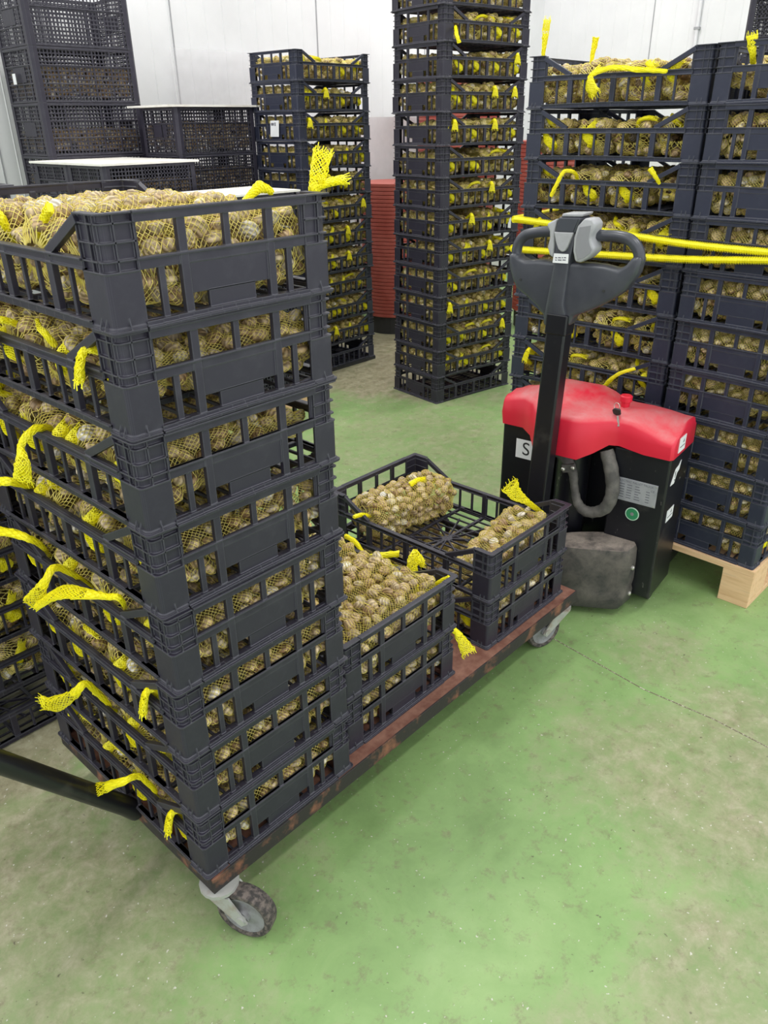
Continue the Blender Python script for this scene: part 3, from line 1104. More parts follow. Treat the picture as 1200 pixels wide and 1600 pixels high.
# ------------------------------------------------------------------ tied ends placed by hand (each belongs to the nearest bag)
HAND = [
([(0.06, 0.28, 1.313), (0.03, 0.226, 1.341), (0.03, 0.2, 1.363), (0.03, 0.179, 1.376)], [0.004, 0.005, 0.0075, 0.0085]),
([(0.05, 0.36, 1.317), (0.03, 0.335, 1.337), (0.02, 0.329, 1.355), (0.02, 0.357, 1.367)], [0.0046, 0.005, 0.0078, 0.0085]),
([(0.03, 0.299, 1.202), (0.02, 0.272, 1.195), (0.01, 0.235, 1.195), (0.02, 0.231, 1.174)], [0.0026, 0.004, 0.0044, 0.005]),
([(0.05, 0.332, 1.0), (0.0, 0.309, 1.025), (-0.03, 0.299, 1.02), (-0.04, 0.303, 1.002), (-0.05, 0.287, 0.981), (-0.05, 0.3, 0.95)], [0.0034, 0.0076, 0.0063, 0.0058, 0.0126, 0.016]),
([(0.05, 0.476, 0.831), (0.01, 0.445, 0.871), (-0.03, 0.421, 0.902), (-0.04, 0.472, 0.89)], [0.0025, 0.0055, 0.0076, 0.0098]),
([(0.04, 0.504, 0.684), (0.0, 0.434, 0.754), (-0.03, 0.427, 0.786), (-0.04, 0.526, 0.769)], [0.0033, 0.005, 0.0073, 0.0098]),
([(0.04, 0.33, 0.679), (0.0, 0.32, 0.735), (-0.03, 0.31, 0.763), (-0.05, 0.307, 0.749), (-0.06, 0.336, 0.708), (-0.06, 0.378, 0.672)], [0.0031, 0.0058, 0.0068, 0.0062, 0.0138, 0.0166]),
([(0.02, 0.167, 0.714), (-0.01, 0.119, 0.771), (-0.02, 0.147, 0.767), (-0.04, 0.186, 0.765), (-0.05, 0.255, 0.743), (-0.06, 0.341, 0.686)], [0.0028, 0.0053, 0.0053, 0.0108, 0.0144, 0.0127]),
([(0.03, 0.322, 0.379), (0.0, 0.315, 0.448), (-0.03, 0.295, 0.506), (-0.05, 0.312, 0.482), (-0.06, 0.401, 0.413), (-0.07, 0.432, 0.405)], [0.0034, 0.0058, 0.0060, 0.0098, 0.0179, 0.0197]),
([(0.02, 0.182, 0.247), (0.0, 0.178, 0.301), (-0.02, 0.174, 0.335), (-0.05, 0.179, 0.34), (-0.07, 0.263, 0.275)], [0.0033, 0.0051, 0.0060, 0.0072, 0.0127]),
([(0.423, 0.06, 1.342), (0.414, 0.05, 1.378), (0.425, 0.05, 1.401), (0.439, 0.05, 1.436)], [0.0048, 0.0072, 0.0124, 0.0154]),
([(0.423, 0.06, 1.342), (0.42, 0.05, 1.38), (0.441, 0.04, 1.391), (0.464, 0.03, 1.394)], [0.0048, 0.0057, 0.0083, 0.0110]),
([(0.385, 0.2, 1.355), (0.408, 0.2, 1.37), (0.428, 0.2, 1.379), (0.451, 0.2, 1.369)], [0.0044, 0.0067, 0.0098, 0.0057]),
([(0.839, 0.45, 0.421), (0.83, 0.4, 0.422), (0.829, 0.36, 0.396), (0.85, 0.33, 0.398), (0.9, 0.3, 0.394)], [0.0073, 0.0072, 0.0054, 0.008, 0.0099]),
([(0.857, 0.2, 0.385), (0.841, 0.2, 0.418), (0.857, 0.2, 0.441), (0.884, 0.2, 0.409)], [0.0069, 0.0154, 0.0188, 0.0122]),
([(0.8, 0.104, 0.412), (0.8, 0.077, 0.436), (0.8, 0.044, 0.467)], [0.0049, 0.0065, 0.0056]),
([(0.815, 0.058, 0.300), (0.832, 0.044, 0.288), (0.840, 0.028, 0.263), (0.845, 0.007, 0.23)], [0.0042, 0.0077, 0.0119, 0.0195]),
([(1.378, 0.12, 0.388), (1.337, 0.13, 0.426), (1.275, 0.13, 0.475), (1.216, 0.13, 0.519), (1.183, 0.13, 0.559)], [0.0069, 0.0078, 0.0094, 0.0184, 0.0271]),
([(1.178, 0.5, 0.449), (1.225, 0.5, 0.45), (1.317, 0.5, 0.416)], [0.0081, 0.0093, 0.0085]),
([(0.925, 0.5, 0.432), (0.957, 0.5, 0.428), (0.993, 0.5, 0.408)], [0.0048, 0.0067, 0.0049]),
([(2.0, 0.639, 1.658), (2.0, 0.637, 1.688), (2.0, 0.635, 1.724), (2.0, 0.632, 1.764)], [0.0052, 0.0063, 0.0104, 0.0113]),
([(2.1, 0.516, 1.63), (2.1, 0.514, 1.668), (2.1, 0.51, 1.694), (2.1, 0.508, 1.715)], [0.0052, 0.0063, 0.0093, 0.0103]),
([(1.94, 0.178, 1.600), (1.925, 0.262, 1.608), (1.915, 0.34, 1.616), (1.90, 0.396, 1.600), (1.89, 0.393, 1.579), (1.885, 0.371, 1.55)], [0.0046, 0.0094, 0.0098, 0.0100, 0.0125, 0.0182]),
([(1.97, 0.226, 1.602), (1.95, 0.232, 1.613), (1.95, 0.246, 1.627)], [0.0047, 0.0075, 0.0085]),
([(1.97, 0.452, 1.300), (1.93, 0.444, 1.325), (1.905, 0.466, 1.329), (1.895, 0.481, 1.299), (1.89, 0.5, 1.254)], [0.0053, 0.0062, 0.0062, 0.0093, 0.0094]),
([(1.95, 0.159, 1.301), (1.93, 0.167, 1.323), (1.92, 0.182, 1.344)], [0.0039, 0.0058, 0.0077]),
([(1.98, -0.049, 1.609), (1.95, -0.054, 1.63), (1.94, -0.052, 1.649), (1.94, -0.048, 1.674)], [0.0062, 0.0078, 0.0103, 0.0140]),
([(1.93, 0.272, 0.596), (1.895, 0.229, 0.659), (1.885, 0.184, 0.709), (1.885, 0.126, 0.74)], [0.0068, 0.0077, 0.0064, 0.0042]),
([(2.945, 1.74, 1.888), (2.904, 1.70, 1.851), (2.913, 1.69, 1.815)], [0.0061, 0.0076, 0.0091]),
]
taken = set()
for hi, (pts, ws) in enumerate(HAND):
    q = Vector(pts[0])
    def away(t):
        d = t.matrix_basis.inverted() @ q
        return (Vector((max(0, abs(d.x) - 0.07), max(0, abs(d.y) - 0.185), max(0, abs(d.z - 0.06) - 0.06)))).length + 0.02 * d.length
    t = min(ALLBAGS, key=away)
    if t.name not in taken:
        for ch in list(t.children):
            if ch.name.startswith('tie'):
                bpy.data.objects.remove(ch)
        taken.add(t.name)
    iv = t.matrix_basis.inverted()
    along = Vector(pts[-1]) - Vector(pts[-2])
    flat = iv.to_3x3() @ along.cross(Vector((0.65, 0.61, -0.45)))
    link('tie', tie_mesh([iv @ Vector(p) for p in pts], ws, 200 + hi, flat), t)

# ------------------------------------------------------------------ wooden pallet and the strap round its load
pal = thing('wooden_pallet', 'pale wooden pallet under the netted crates behind the red truck', 'pallet', (1.905, -0.372, 0), math.radians(-1.5))
PW, PD = 1.03, 1.22                                        # along v, along u
for i in range(7):
    u0 = i * (PD - 0.12) / 6
    b = MB(); b.box(u0, u0 + (0.12 if i % 2 == 0 else 0.10), 0, PW, 0.122, 0.1435)
    part('deck_board', b, 'wood', pal, bevel=0.0015)
for y in (0, PW / 2 - 0.05, PW - 0.10):
    b = MB(); b.box(0, PD, y, y + 0.10, 0.1, 0.122); part('stringer_board', b, 'wood', pal)
    b = MB(); b.box(0, PD, y, y + 0.10, 0.0, 0.022); part('bottom_board', b, 'wood', pal, bevel=0.0015)
    for u in (0, PD / 2 - 0.07, PD - 0.14):
        b = MB(); b.box(u, u + 0.14, y, y + 0.10, 0.022, 0.1); part('block', b, 'wood', pal, bevel=0.0015)

def strap_mb():
    b = MB()
    for zA, zB, zC in ((1.167, 1.137, 1.137), (1.069, 1.093, 1.118)):
        pts = [(2.4, 0.672, zA + 0.01), (1.985, 0.674, zA), (1.947, 0.666, zA), (1.934, 0.62, zA), (1.930, 0.30, (zA + zB) / 2), (1.922, 0.03, zB), (1.900, -0.25, zC), (1.897, -0.355, zC), (1.915, -0.378, zC), (2.4, -0.412, zC)]
        P, _ = rope_interp(pts, [0.01] * len(pts), 90)
        b.tube(P, [0.0085 + 0.0012 * (k % 2) for k in range(len(P))], 8)
        for k in range(0, len(P) - 1):
            d = P[k + 1] - P[k]
            for j in range(4):
                q = P[k] + d * (j / 4)
                c = [q + Vector((math.cos(a) * 0.0125 if abs(d.y) > abs(d.x) else 0, math.cos(a) * 0.0125 if abs(d.y) <= abs(d.x) else 0, math.sin(a) * 0.0125)) for a in (0, PI / 3, 2 * PI / 3, PI, 4 * PI / 3, 5 * PI / 3)]
                for i in range(6):
                    b.thread(c[i], c[(i + 1) % 6], 0.0007)
    return b
o = part('net_strap', strap_mb(), 'net_tail')
tag(o, 'twisted yellow net strap tied twice round the pallet load', 'strap')

# ------------------------------------------------------------------ red electric pallet truck
truck = thing('pallet_truck', 'red and black electric pallet truck with upright tiller by the cart', 'pallet truck', (1.6299, 0.1547, 0), math.radians(5.4))
HWD = 0.288
poly = [(0, -HWD), (0, -0.108), (0.10, -0.108), (0.10, 0.10), (0, 0.10), (0, HWD), (0.193, HWD), (0.193, -HWD)]
b = MB(); b.prism(poly, 0.055, 0.560)
part('chassis', b, 'paint', truck, bevel=0.006)
ST = [-0.293, -0.285, -0.255, -0.205, -0.155, -0.125, -0.095, -0.06, -0.02, 0.02, 0.06, 0.10, 0.135, 0.17, 0.21, 0.25, 0.285, 0.293]
def sm(a, e0, e1):
    t = max(0, min(1, (a - e0) / (e1 - e0)))
    return t * t * (3 - 2 * t)
rings = []
for y in ST:
    bul = sm(y, -0.11, -0.02) * (1 - sm(y, 0.12, 0.20))
    xf = -0.010 - 0.075 * bul
    zb = 0.556 - 0.035 * bul + 0.012 * sm(y, -0.20, -0.12) * (1 - sm(y, -0.10, -0.02))
    zr = 0.618 + 0.034 * sm(y, -0.28, -0.14) + 0.012 * sm(y, 0.12, 0.2) - 0.02 * sm(y, 0.22, 0.29)
    zt = 0.650 + 0.012 * sm(y, -0.28, -0.16) + 0.036 * sm(y, -0.08, 0.02) * (1 - sm(y, 0.14, 0.26)) - 0.012 * sm(y, 0.2, 0.29)
    e = 0.012 if abs(y) > 0.29 else 0.0
    rings.append([(xf + e, y, zb), (xf + e * 0.5 - 0.003, y, zb + 0.04), (xf + e, y, zr - 0.014), (xf + 0.008 + e, y, zr - 0.003), (xf + 0.024 + e, y, zr + 0.005), (0.07, y, (zr + zt) / 2 + 0.012 - e), (0.115, y, zt - e), (0.165, y, zt - 0.004 - e), (0.190 - e, y, zt - 0.012 - e), (0.200 - e, y, zt - 0.03), (0.202 - e, y, 0.556)])
b = MB(); b.loft(rings)
part('cover', b, 'red', truck, smooth=True, label='glossy red moulded top cover')
b = MB(); b.lathe([(0.014, 0.655), (0.014, 0.664)], (0.075, -0.098, 0), n=18)
part('button_collar', b, 'rubber', truck)
b = MB(); b.lathe([(0.0125, 0.660), (0.0145, 0.684), (0.019, 0.686), (0.0195, 0.702), (0.016, 0.705), (0.0, 0.705)], (0.075, -0.098, 0), n=22)
part('emergency_button', b, 'redbtn', truck, smooth=True)
key = thing('ignition_key', 'small black-headed key hanging in the red truck cover', 'key', (0, 0, 0))
TW = Matrix.Translation((1.6299, 0.1547, 0)) @ Matrix.Rotation(math.radians(5.4), 4, 'Z')
kp = TW @ Vector((0.012, -0.103, 0.662))
key.location = kp
key.rotation_euler = (0, 0, math.radians(5.4))
b = MB(); b.prism([(-0.012, -0.012), (-0.014, 0.006), (-0.006, 0.014), (0.008, 0.012), (0.014, 0.002), (0.008, -0.012)], -0.003, 0.003, Matrix.Translation((-0.006, 0.004, 0.008)) @ Matrix.Rotation(math.radians(62), 4, 'Y'))
part('key_head', b, 'rubber', key, bevel=0.001)
b = MB(); b.bar((-0.012, -0.002, -0.002), (-0.026, -0.014, -0.030), 0.006, 0.002, (1, 0, 0))
part('key_blade', b, 'steel', key)
b = MB()
rp = [(-0.002 + 0.003 * math.cos(a), 0.008 + 0.010 * math.cos(a), 0.024 + 0.011 * math.sin(a)) for a in [2 * PI * i / 20 for i in range(21)]]
b.tube(rp, 0.0013, 6)
part('key_ring', b, 'steel', key, smooth=True)
# drive housing with a scooped inner edge
inner = [(-0.175 + 0.19 * t, 0.02 - 0.13 * t + 0.05 * math.sin(PI * t)) for t in [i / 8 for i in range(9)]]
hous = [(0.012, -0.215), (-0.012, -0.232), (-0.070, -0.226), (-0.086, -0.212), (-0.150, -0.085), (-0.196, 0.035)] + inner
rings = []
ctr = Vector((-0.09, -0.12, 0))
for z, k in ((0.030, 0.90), (0.045, 1.0), (0.085, 1.02), (0.10, 0.985), (0.125, 1.015), (0.20, 1.0), (0.238, 0.985), (0.250, 0.95)):
    rings.append([(ctr.x + (x - ctr.x) * k, ctr.y + (y - ctr.y) * k, z) for x, y in hous])
b = MB(); b.loft(rings)
o = part('drive_housing', b, 'dust_house', truck, smooth=True, label='scuffed black drive wheel housing')
for (x, y, z) in ((-0.035, -0.232, 0.175), (-0.030, -0.232, 0.075)):
    b = MB(); b.lathe([(0.008, -0.004), (0.008, 0.003), (0.004, 0.006)], (x, y, z), (0, -1, 0), 10)
    part('bolt', b, 'steel', o)
b = MB(); b.lathe([(0.05, -0.03), (0.085, -0.03), (0.09, -0.022), (0.09, 0.022), (0.085, 0.03), (0.05, 0.03)], (-0.06, -0.02, 0.0905), (0.25, 1, 0), 30)
part('drive_wheel', b, 'rubber', truck, smooth=True)
b = MB(); b.lathe([(0.055, 0.19), (0.055, 0.50)], (0.03, 0.035, 0), n=24)
part('motor', b, 'paint', truck, smooth=True)
b = MB(); b.box(-0.13, 0.09, 0.01, 0.15, 0.20, 0.30)
part('tiller_bracket', b, 'paint', truck, bevel=0.008)
for y in (-0.185, 0.185):
    b = MB(); b.box(0.18, 1.30, y - 0.075, y + 0.075, 0.040, 0.090)
    b.box(1.16, 1.24, y - 0.05, y + 0.05, 0.0, 0.05)
    part('fork', b, 'paint', truck, bevel=0.006)
for y in (-0.25, 0.25):
    b = MB(); b.lathe([(0.04, -0.015), (0.04, 0.015)], (0.10, y, 0.0405), (0, 1, 0), 20)
    part('side_wheel', b, 'rubber', truck, smooth=True)
b = MB()
hp = [(-0.012, -0.088, 0.545), (-0.022, -0.116, 0.485), (-0.030, -0.131, 0.42), (-0.032, -0.118, 0.362), (-0.034, -0.083, 0.334), (-0.034, -0.045, 0.330), (-0.032, -0.018, 0.355), (-0.032, -0.003, 0.405), (-0.034, 0.006, 0.45), (-0.03, 0.03, 0.487), (0.0, 0.065, 0.495), (0.03, 0.085, 0.48)]
P, Wd = rope_interp(hp, [0.021, 0.022, 0.021, 0.020, 0.018, 0.017, 0.014, 0.012, 0.014, 0.018, 0.020, 0.020], 60)
b.tube(P, [w + 0.0008 * (k % 3) for k, w in enumerate(Wd)], 12)
part('cable_loop', b, 'hose', truck, smooth=True)
b = MB(); b.bar((-0.05, -0.005, 0.478), (-0.05, 0.035, 0.466), 0.014, 0.026)
o = part('cable_clamp', b, 'hose', truck)
for (y, z) in ((-0.003, 0.480), (0.030, 0.468)):
    b = MB(); b.lathe([(0.0065, 0), (0.0065, 0.006), (0.003, 0.009)], (-0.057, y, z), (-1, 0, 0), 10)
    part('bolt', b, 'steel', o)
# tiller
b = MB()
A0, A1 = Vector((-0.150, 0.072, 0.255)), Vector((-0.112, 0.062, 0.965))
b.bar(A0, A1, 0.062, 0.055, (1, 0, 0))
part('tiller_arm', b, 'paint', truck, bevel=0.006)
b = MB(); b.bar(A0.lerp(A1, 0.93), A1 + Vector((0, 0, 0.01)), 0.067, 0.060, (1, 0, 0))
part('arm_collar', b, 'paint', truck, bevel=0.004)
def hd(X, Z):
    return (0.2900 - 3.861e-4 * X - 0.373e-4 * Z, 1.2514 + 0.338e-4 * X - 3.477e-4 * Z)
HXL = -0.105
MH = Matrix(((0, 0, 1, HXL), (1, 0, 0, 0), (0, 1, 0, 0), (0, 0, 0, 1)))
outl = [(100, 360), (100, 470), (125, 570), (155, 640), (250, 715), (330, 790), (375, 850), (388, 940), (590, 945), (622, 862), (800, 790), (925, 715), (1020, 640), (1095, 520), (1125, 400), (1060, 395), (1015, 455), (960, 490), (850, 460), (740, 445), (640, 440), (480, 432), (340, 418), (235, 420), (185, 395), (165, 360)]
b = MB(); b.prism([hd(*p) for p in outl], -0.026, 0.026, MH)
head = part('handle_head', b, 'grip', truck, bevel=0.010, segs=3, smooth=True)
def tube_head(pts, r, x=0.0):
    b = MB()
    P = [(HXL + x, *hd(*p)) for p in pts]
    P, _ = rope_interp(P, [1] * len(P), 30)
    b.tube(P, r, 14)
    return b
part('grip', tube_head([(500, 205), (400, 200), (300, 205), (215, 225), (160, 280), (138, 360), (150, 450)], 0.0150), 'grip', head, smooth=True)
part('grip', tube_head([(720, 230), (830, 243), (930, 250), (1020, 280), (1075, 350), (1085, 420), (1050, 500)], 0.0155), 'grip', head, smooth=True)
b = MB(); b.prism([hd(*p) for p in [(498, 200), (478, 445), (395, 850), (388, 940), (590, 945), (560, 760), (605, 450), (660, 210)]], -0.034, 0.02, MH)
part('spine', b, 'grip', head, bevel=0.008, segs=2, smooth=True)
b = MB(); b.prism([hd(*p) for p in [(530, 85), (500, 205), (660, 215), (705, 95)]], -0.040, 0.030, MH)
part('console', b, 'grip', head, bevel=0.006)
b = MB(); b.prism([hd(*p) for p in [(540, 98), (516, 188), (645, 196), (685, 105)]], -0.0425, -0.039, MH)
part('display', b, 'screen', head)
b = MB(); b.prism([hd(*p) for p in [(560, 60), (548, 84), (705, 92), (722, 68)]], -0.036, 0.03, MH)
part('console_cap', b, 'greyplastic', head, bevel=0.003)
b = MB(); b.prism([hd(*p) for p in [(498, 192), (512, 270), (530, 325), (555, 346), (580, 343), (600, 315), (650, 202)]], -0.0425, -0.02, MH)
part('keypad', b, 'greyplastic', head, bevel=0.003)
def paddle(pts, x0, x1):
    b = MB(); b.prism([hd(*p) for p in pts], x0, x1, MH)
    part('thumb_paddle', b, 'greyplastic', head, bevel=0.006, segs=3, smooth=True)
paddle([(440, 130), (520, 95), (500, 190), (492, 300), (478, 395), (455, 370), (440, 310), (458, 240), (458, 190), (440, 150)], -0.038, 0.012)
paddle([(735, 100), (790, 108), (814, 145), (806, 190), (788, 225), (784, 255), (794, 290), (810, 322), (800, 358), (760, 397), (700, 430), (662, 420), (647, 340), (655, 240), (682, 155)], -0.046, 0.012)
b = MB(); b.prism([hd(*p) for p in [(700, 162), (785, 152), (776, 205), (768, 250), (776, 292), (792, 330), (780, 358), (735, 392), (684, 408), (667, 335), (676, 235)]], -0.0470, -0.040, MH)
part('paddle_dish', b, 'dish', head, bevel=0.0012)
b = MB(); b.prism([hd(*p) for p in [(490, 358), (478, 430), (598, 438), (604, 366)]], -0.0360, -0.0340, MH)
st = part('caution_sticker', b, 'paper', head, label='small white sticker with two lines of print')
for zz, segs in ((392, ((500, 515), (522, 545), (552, 562), (568, 585))), (410, ((500, 512), (520, 550), (557, 582)))):
    b = MB()
    for s0, s1 in segs:
        b.prism([hd(*p) for p in [(s0, zz - 5), (s0, zz + 4), (s1, zz + 5), (s1, zz - 4)]], -0.0364, -0.0355, MH)
    part('print_line', b, 'greyink', st)
for (X, Z) in ((200, 570), (860, 650), (460, 870)):
    b = MB(); y, z = hd(X, Z); b.lathe([(0.004, 0), (0.004, 0.0015)], (HXL - (0.0262 if X != 460 else 0.0342), y, z), (-1, 0, 0), 10)
    part('screw', b, 'rubber', head)

def text(body, size, mat, parent, loc, rot, name='lettering'):
    c = bpy.data.curves.new(name, 'FONT')
    c.body = body
    c.size = size
    c.align_x = 'CENTER'
    c.align_y = 'CENTER'
    c.extrude = 0.0003
    c.materials.append(M[mat])
    tmp = bpy.data.objects.new(name, c)
    COL.objects.link(tmp)
    bpy.context.view_layer.update()
    me = bpy.data.meshes.new_from_object(tmp.evaluated_get(bpy.context.evaluated_depsgraph_get()))
    bpy.data.objects.remove(tmp)
    return link(name, me, parent, loc, rot)
RF = (PI / 2, 0, -PI / 2)                                   # reads from the -x side
RS = (PI / 2, 0, 0)                                         # reads from the -y side
# type plate
b = MB(); b.box(-0.0025, 0.0005, -0.262, -0.131, 0.386, 0.463)
plate = part('type_plate', b, 'plate', truck, bevel=0.0008, label='riveted aluminium type plate with rows of print')
text('ELECTRIC PALLET TRUCK', 0.0098, 'greyink', plate, (-0.0028, -0.193, 0.454), RF)
text('CE', 0.010, 'greyink', plate, (-0.0028, -0.248, 0.440), RF)
for i in range(6):
    z = 0.443 - i * 0.0088
    b = MB()
    for (ya, yb) in ((-0.139, -0.158), (-0.166, -0.182), (-0.192, -0.192 - 0.013 - 0.003 * (i % 3)), (-0.228, -0.240)):
        if i == 0 and ya == -0.228:
            continue
        b.box(-0.0028, -0.0020, yb, ya, z - 0.0016, z + 0.0016)
    part('print_line', b, 'greyink', plate)
for (y, z) in ((-0.136, 0.458), (-0.257, 0.458), (-0.136, 0.391), (-0.257, 0.391)):
    b = MB(); b.lathe([(0.0026, 0), (0.002, 0.0018)], (-0.0025, y, z), (-1, 0, 0), 8)
    part('rivet', b, 'steel', plate)
b = MB(); b.lathe([(0.0225, -0.001), (0.0225, 0.0012)], (0, -0.194, 0.346), (-1, 0, 0), 28)
gs = part('round_sticker', b, 'palegreen', truck, label='round green sticker with a pale rim')
b = MB(); b.lathe([(0.0195, 0), (0.0195, 0.0018)], (0, -0.194, 0.346), (-1, 0, 0), 28)
part('sticker_face', b, 'green', gs)
b = MB(); b.lathe([(0.006, 0), (0.006, 0.0021)], (0, -0.194, 0.346), (-1, 0, 0), 12)
part('sticker_mark', b, 'hub', gs)
b = MB(); b.box(-0.0012, 0.0005, 0.155, 0.234, 0.442, 0.510)
s9 = part('number_sticker', b, 'paper', truck, label='white square sticker with a black S')
text('S', 0.066, 'ink', s9, (-0.0015, 0.196, 0.476), RF)
b = MB(); b.prism([(0.030, 0.458), (0.064, 0.456), (0.080, 0.488), (0.096, 0.492), (0.106, 0.522), (0.088, 0.510), (0.060, 0.506)], HWD - 0.0006, HWD + 0.0012, Matrix(((1, 0, 0, 0), (0, 0, -1, 0), (0, 1, 0, 0), (0, 0, 0, 1))))
s5 = part('torn_sticker', b, 'paper', truck, label='torn white sticker with a black mark')
text('!', 0.046, 'ink', s5, (0.062, -HWD - 0.0015, 0.480), RS)
def small_label(x, z, w, h, zr):
    b = MB(); b.box(x - w / 2, x + w / 2, -HWD - 0.0012, -HWD + 0.0006, z - h / 2, z + h / 2)
    if zr:
        b.v = [(p[0], p[1] - 0.006, p[2]) for p in b.v]
    l = part('small_label', b, 'paper', truck)
    y = -HWD - 0.0014 - (0.006 if zr else 0)
    m = MB(); m.prism([(x + 0.001, z + 0.004), (x + 0.011, z + 0.004), (x + 0.011, z + 0.014)], -y, -y + 0.0004, Matrix(((1, 0, 0, 0), (0, 0, -1, 0), (0, 1, 0, 0), (0, 0, 0, 1))))
    m.box(x - w * 0.38, x + w * 0.38, y - 0.0004, y, z - h * 0.17, z - h * 0.12)
    part('print_line', m, 'ink', l)
small_label(0.062, 0.592, 0.058, 0.048, 1)
small_label(0.078, 0.343, 0.062, 0.042, 0)

# ------------------------------------------------------------------ big perforated crates by the wall
TH = 0.2665
def mesh_crate_parts():
    out = {}
    def face(L, solid):
        b = MB()
        e = L / 2 - 0.030
        n = int(round(2 * e / 0.0205))
        for i in range(n + 1):
            s = -e + 2 * e * i / n
            big = i % 5 == 0
            b.box(-0.004 if big else -0.002, 0.0 if not big else 0.003, s - (0.0045 if big else 0.0036), s + (0.0045 if big else 0.0036), 0.004, TH - 0.004)
        m = 12
        for j in range(m + 1):
            z = 0.010 + (TH - 0.022) * j / m
            b.box(-0.003, 0.0, -e, e, z - 0.0034, z + 0.0034)
        for z in (0.004, TH * 0.34, TH * 0.67, TH - 0.010):
            b.box(-0.003, 0.006, -e, e, z - 0.003, z + 0.003)
        b.box(-0.004, 0.004, -e, e, TH - 0.016, TH - 0.001)
        if solid:
            b.box(-0.004, 0.003, -0.075, 0.075, TH * 0.37, TH * 0.64)
        return b
    out['side'] = face(0.60, False).mesh('mesh_side', M['plastic'])
    out['end'] = face(0.40, True).mesh('mesh_end', M['plastic'])
    b = MB()
    b.prism([(-0.035, 0.004), (-0.010, 0.006), (0.004, -0.008), (0.003, -0.035), (-0.004, -0.035), (-0.005, -0.010), (-0.012, -0.003), (-0.035, -0.003)], 0.0, TH - 0.001)
    out['post'] = b.mesh('corner_post', M['plastic'])
    b = MB(); b.box(-0.295, 0.295, -0.195, 0.195, 0.003, 0.008)
    out['base'] = b.mesh('base_sheet', M['plastic'])
    return out
MCP = mesh_crate_parts()
MPROTO = []
def mesh_crate(loc, rz, label, group):
    t = thing('perforated_crate', label, 'crate', loc, rz, group)
    if not MPROTO:
        MPROTO.extend([
            link('mesh_side', MCP['side'], t, (0, 0.196, 0), (0, 0, PI / 2)), link('mesh_side', MCP['side'], t, (0, -0.196, 0), (0, 0, -PI / 2)),
            link('mesh_end', MCP['end'], t, (0.296, 0, 0)), link('mesh_end', MCP['end'], t, (-0.296, 0, 0), (0, 0, PI)),
            link('corner_post', MCP['post'], t, (0.298, 0.198, 0)), link('corner_post', MCP['post'], t, (-0.298, 0.198, 0), (0, 0, PI / 2)),
            link('corner_post', MCP['post'], t, (-0.298, -0.198, 0), (0, 0, PI)), link('corner_post', MCP['post'], t, (0.298, -0.198, 0), (0, 0, -PI / 2)),
            link('base_sheet', MCP['base'], t)])
    else:
        for ch in MPROTO:
            copy_part(ch, t)
    return t

def loose_heap(seed, level):
    rg = random.Random(seed)
    items = []
    for k in range(520):
        wall = rg.random()
        x, y = rg.uniform(-0.27, 0.27), rg.uniform(-0.17, 0.17)
        z = level + rg.uniform(-0.016, 0.012)
        if wall < 0.35:
            y, z = -0.172 + rg.uniform(0, 0.01), rg.uniform(0.03, level)
        elif wall < 0.5:
            x, z = -0.272 + rg.uniform(0, 0.01), rg.uniform(0.03, level)
        items.append((Vector((x, y, z)), rnd_rot(rg), rg.uniform(0.028, 0.037)))
    return shells_mesh('loose_clams', items)[0]
HEAP = [loose_heap(5, 0.165), loose_heap(6, 0.12)]

def mesh_stack(corner, rz, n, where, filled, k_=1.0):
    u = Vector((math.cos(rz), math.sin(rz), 0)); v = Vector((-math.sin(rz), math.cos(rz), 0))
    c = Vector(corner) + (u * 0.3 + v * 0.2) * k_
    for k in range(n):
        pos = place(n - 1 - k, k)
        t = mesh_crate(c + Vector((0, 0, k * TH * k_)), rz, 'perforated crate, %s %s' % (pos, where), 'perforated crates ' + where)
        t.scale = (k_, k_, k_)
        if k in filled:
            o = link('loose_clams', HEAP[filled[k]], None, c + Vector((0, 0, k * TH * k_)), (0, 0, rz), kind='stuff')
            o.scale = (k_, k_, k_)
            tag(o, 'loose clams in the %s perforated crate %s' % (pos, where), 'clams')
    return c
mesh_stack((1.71, 3.60, 0), math.radians(-2.5), 8, 'of the tallest wall stack', {5: 1, 6: 0, 4: 0})
cF = mesh_stack((2.204, 3.073, 0.13), math.radians(-0.5), 6, 'of the board-topped stack left of the netted wall stack', {5: 0, 4: 0}, 0.9)
cG = mesh_stack((1.60, 2.85, 0.105), 0.0, 5, 'of the board-topped stack before the tallest wall stack', {4: 0, 3: 0}, 0.9)
cG2 = mesh_stack((1.60, 3.22, 0.105), 0.0, 5, 'of the hidden row under the same board', {}, 0.9)
cH = mesh_stack((1.79, 2.345, 0.094), 0.0, 4, 'of the low stack under the hidden board', {3: 0})
mesh_stack((4.90, 0.34, 0), PI / 2, 9, 'of the tall stack far behind the pallet', {})
for i, (c, w, d, r, z) in enumerate(((cF, 0.54, 0.36, 0.0, 0.13), (Vector((1.87, 3.216, 0)), 0.54, 0.73, 0.0, 0.105), (cH, 0.6, 0.4, 0.0, 0.094))):
    b = MB(); b.box(-w / 2, w / 2, -d / 2, d / 2, 0, z - 0.0005)
    o = part('plinth', b, 'wood', loc=(c.x, c.y, 0), rot=(0, 0, r))
    tag(o, 'wooden plinth under the ' + ('board-topped stack left of the netted wall stack', 'board-topped stack before the tallest wall stack', 'low stack under the hidden board')[i], 'plinth')

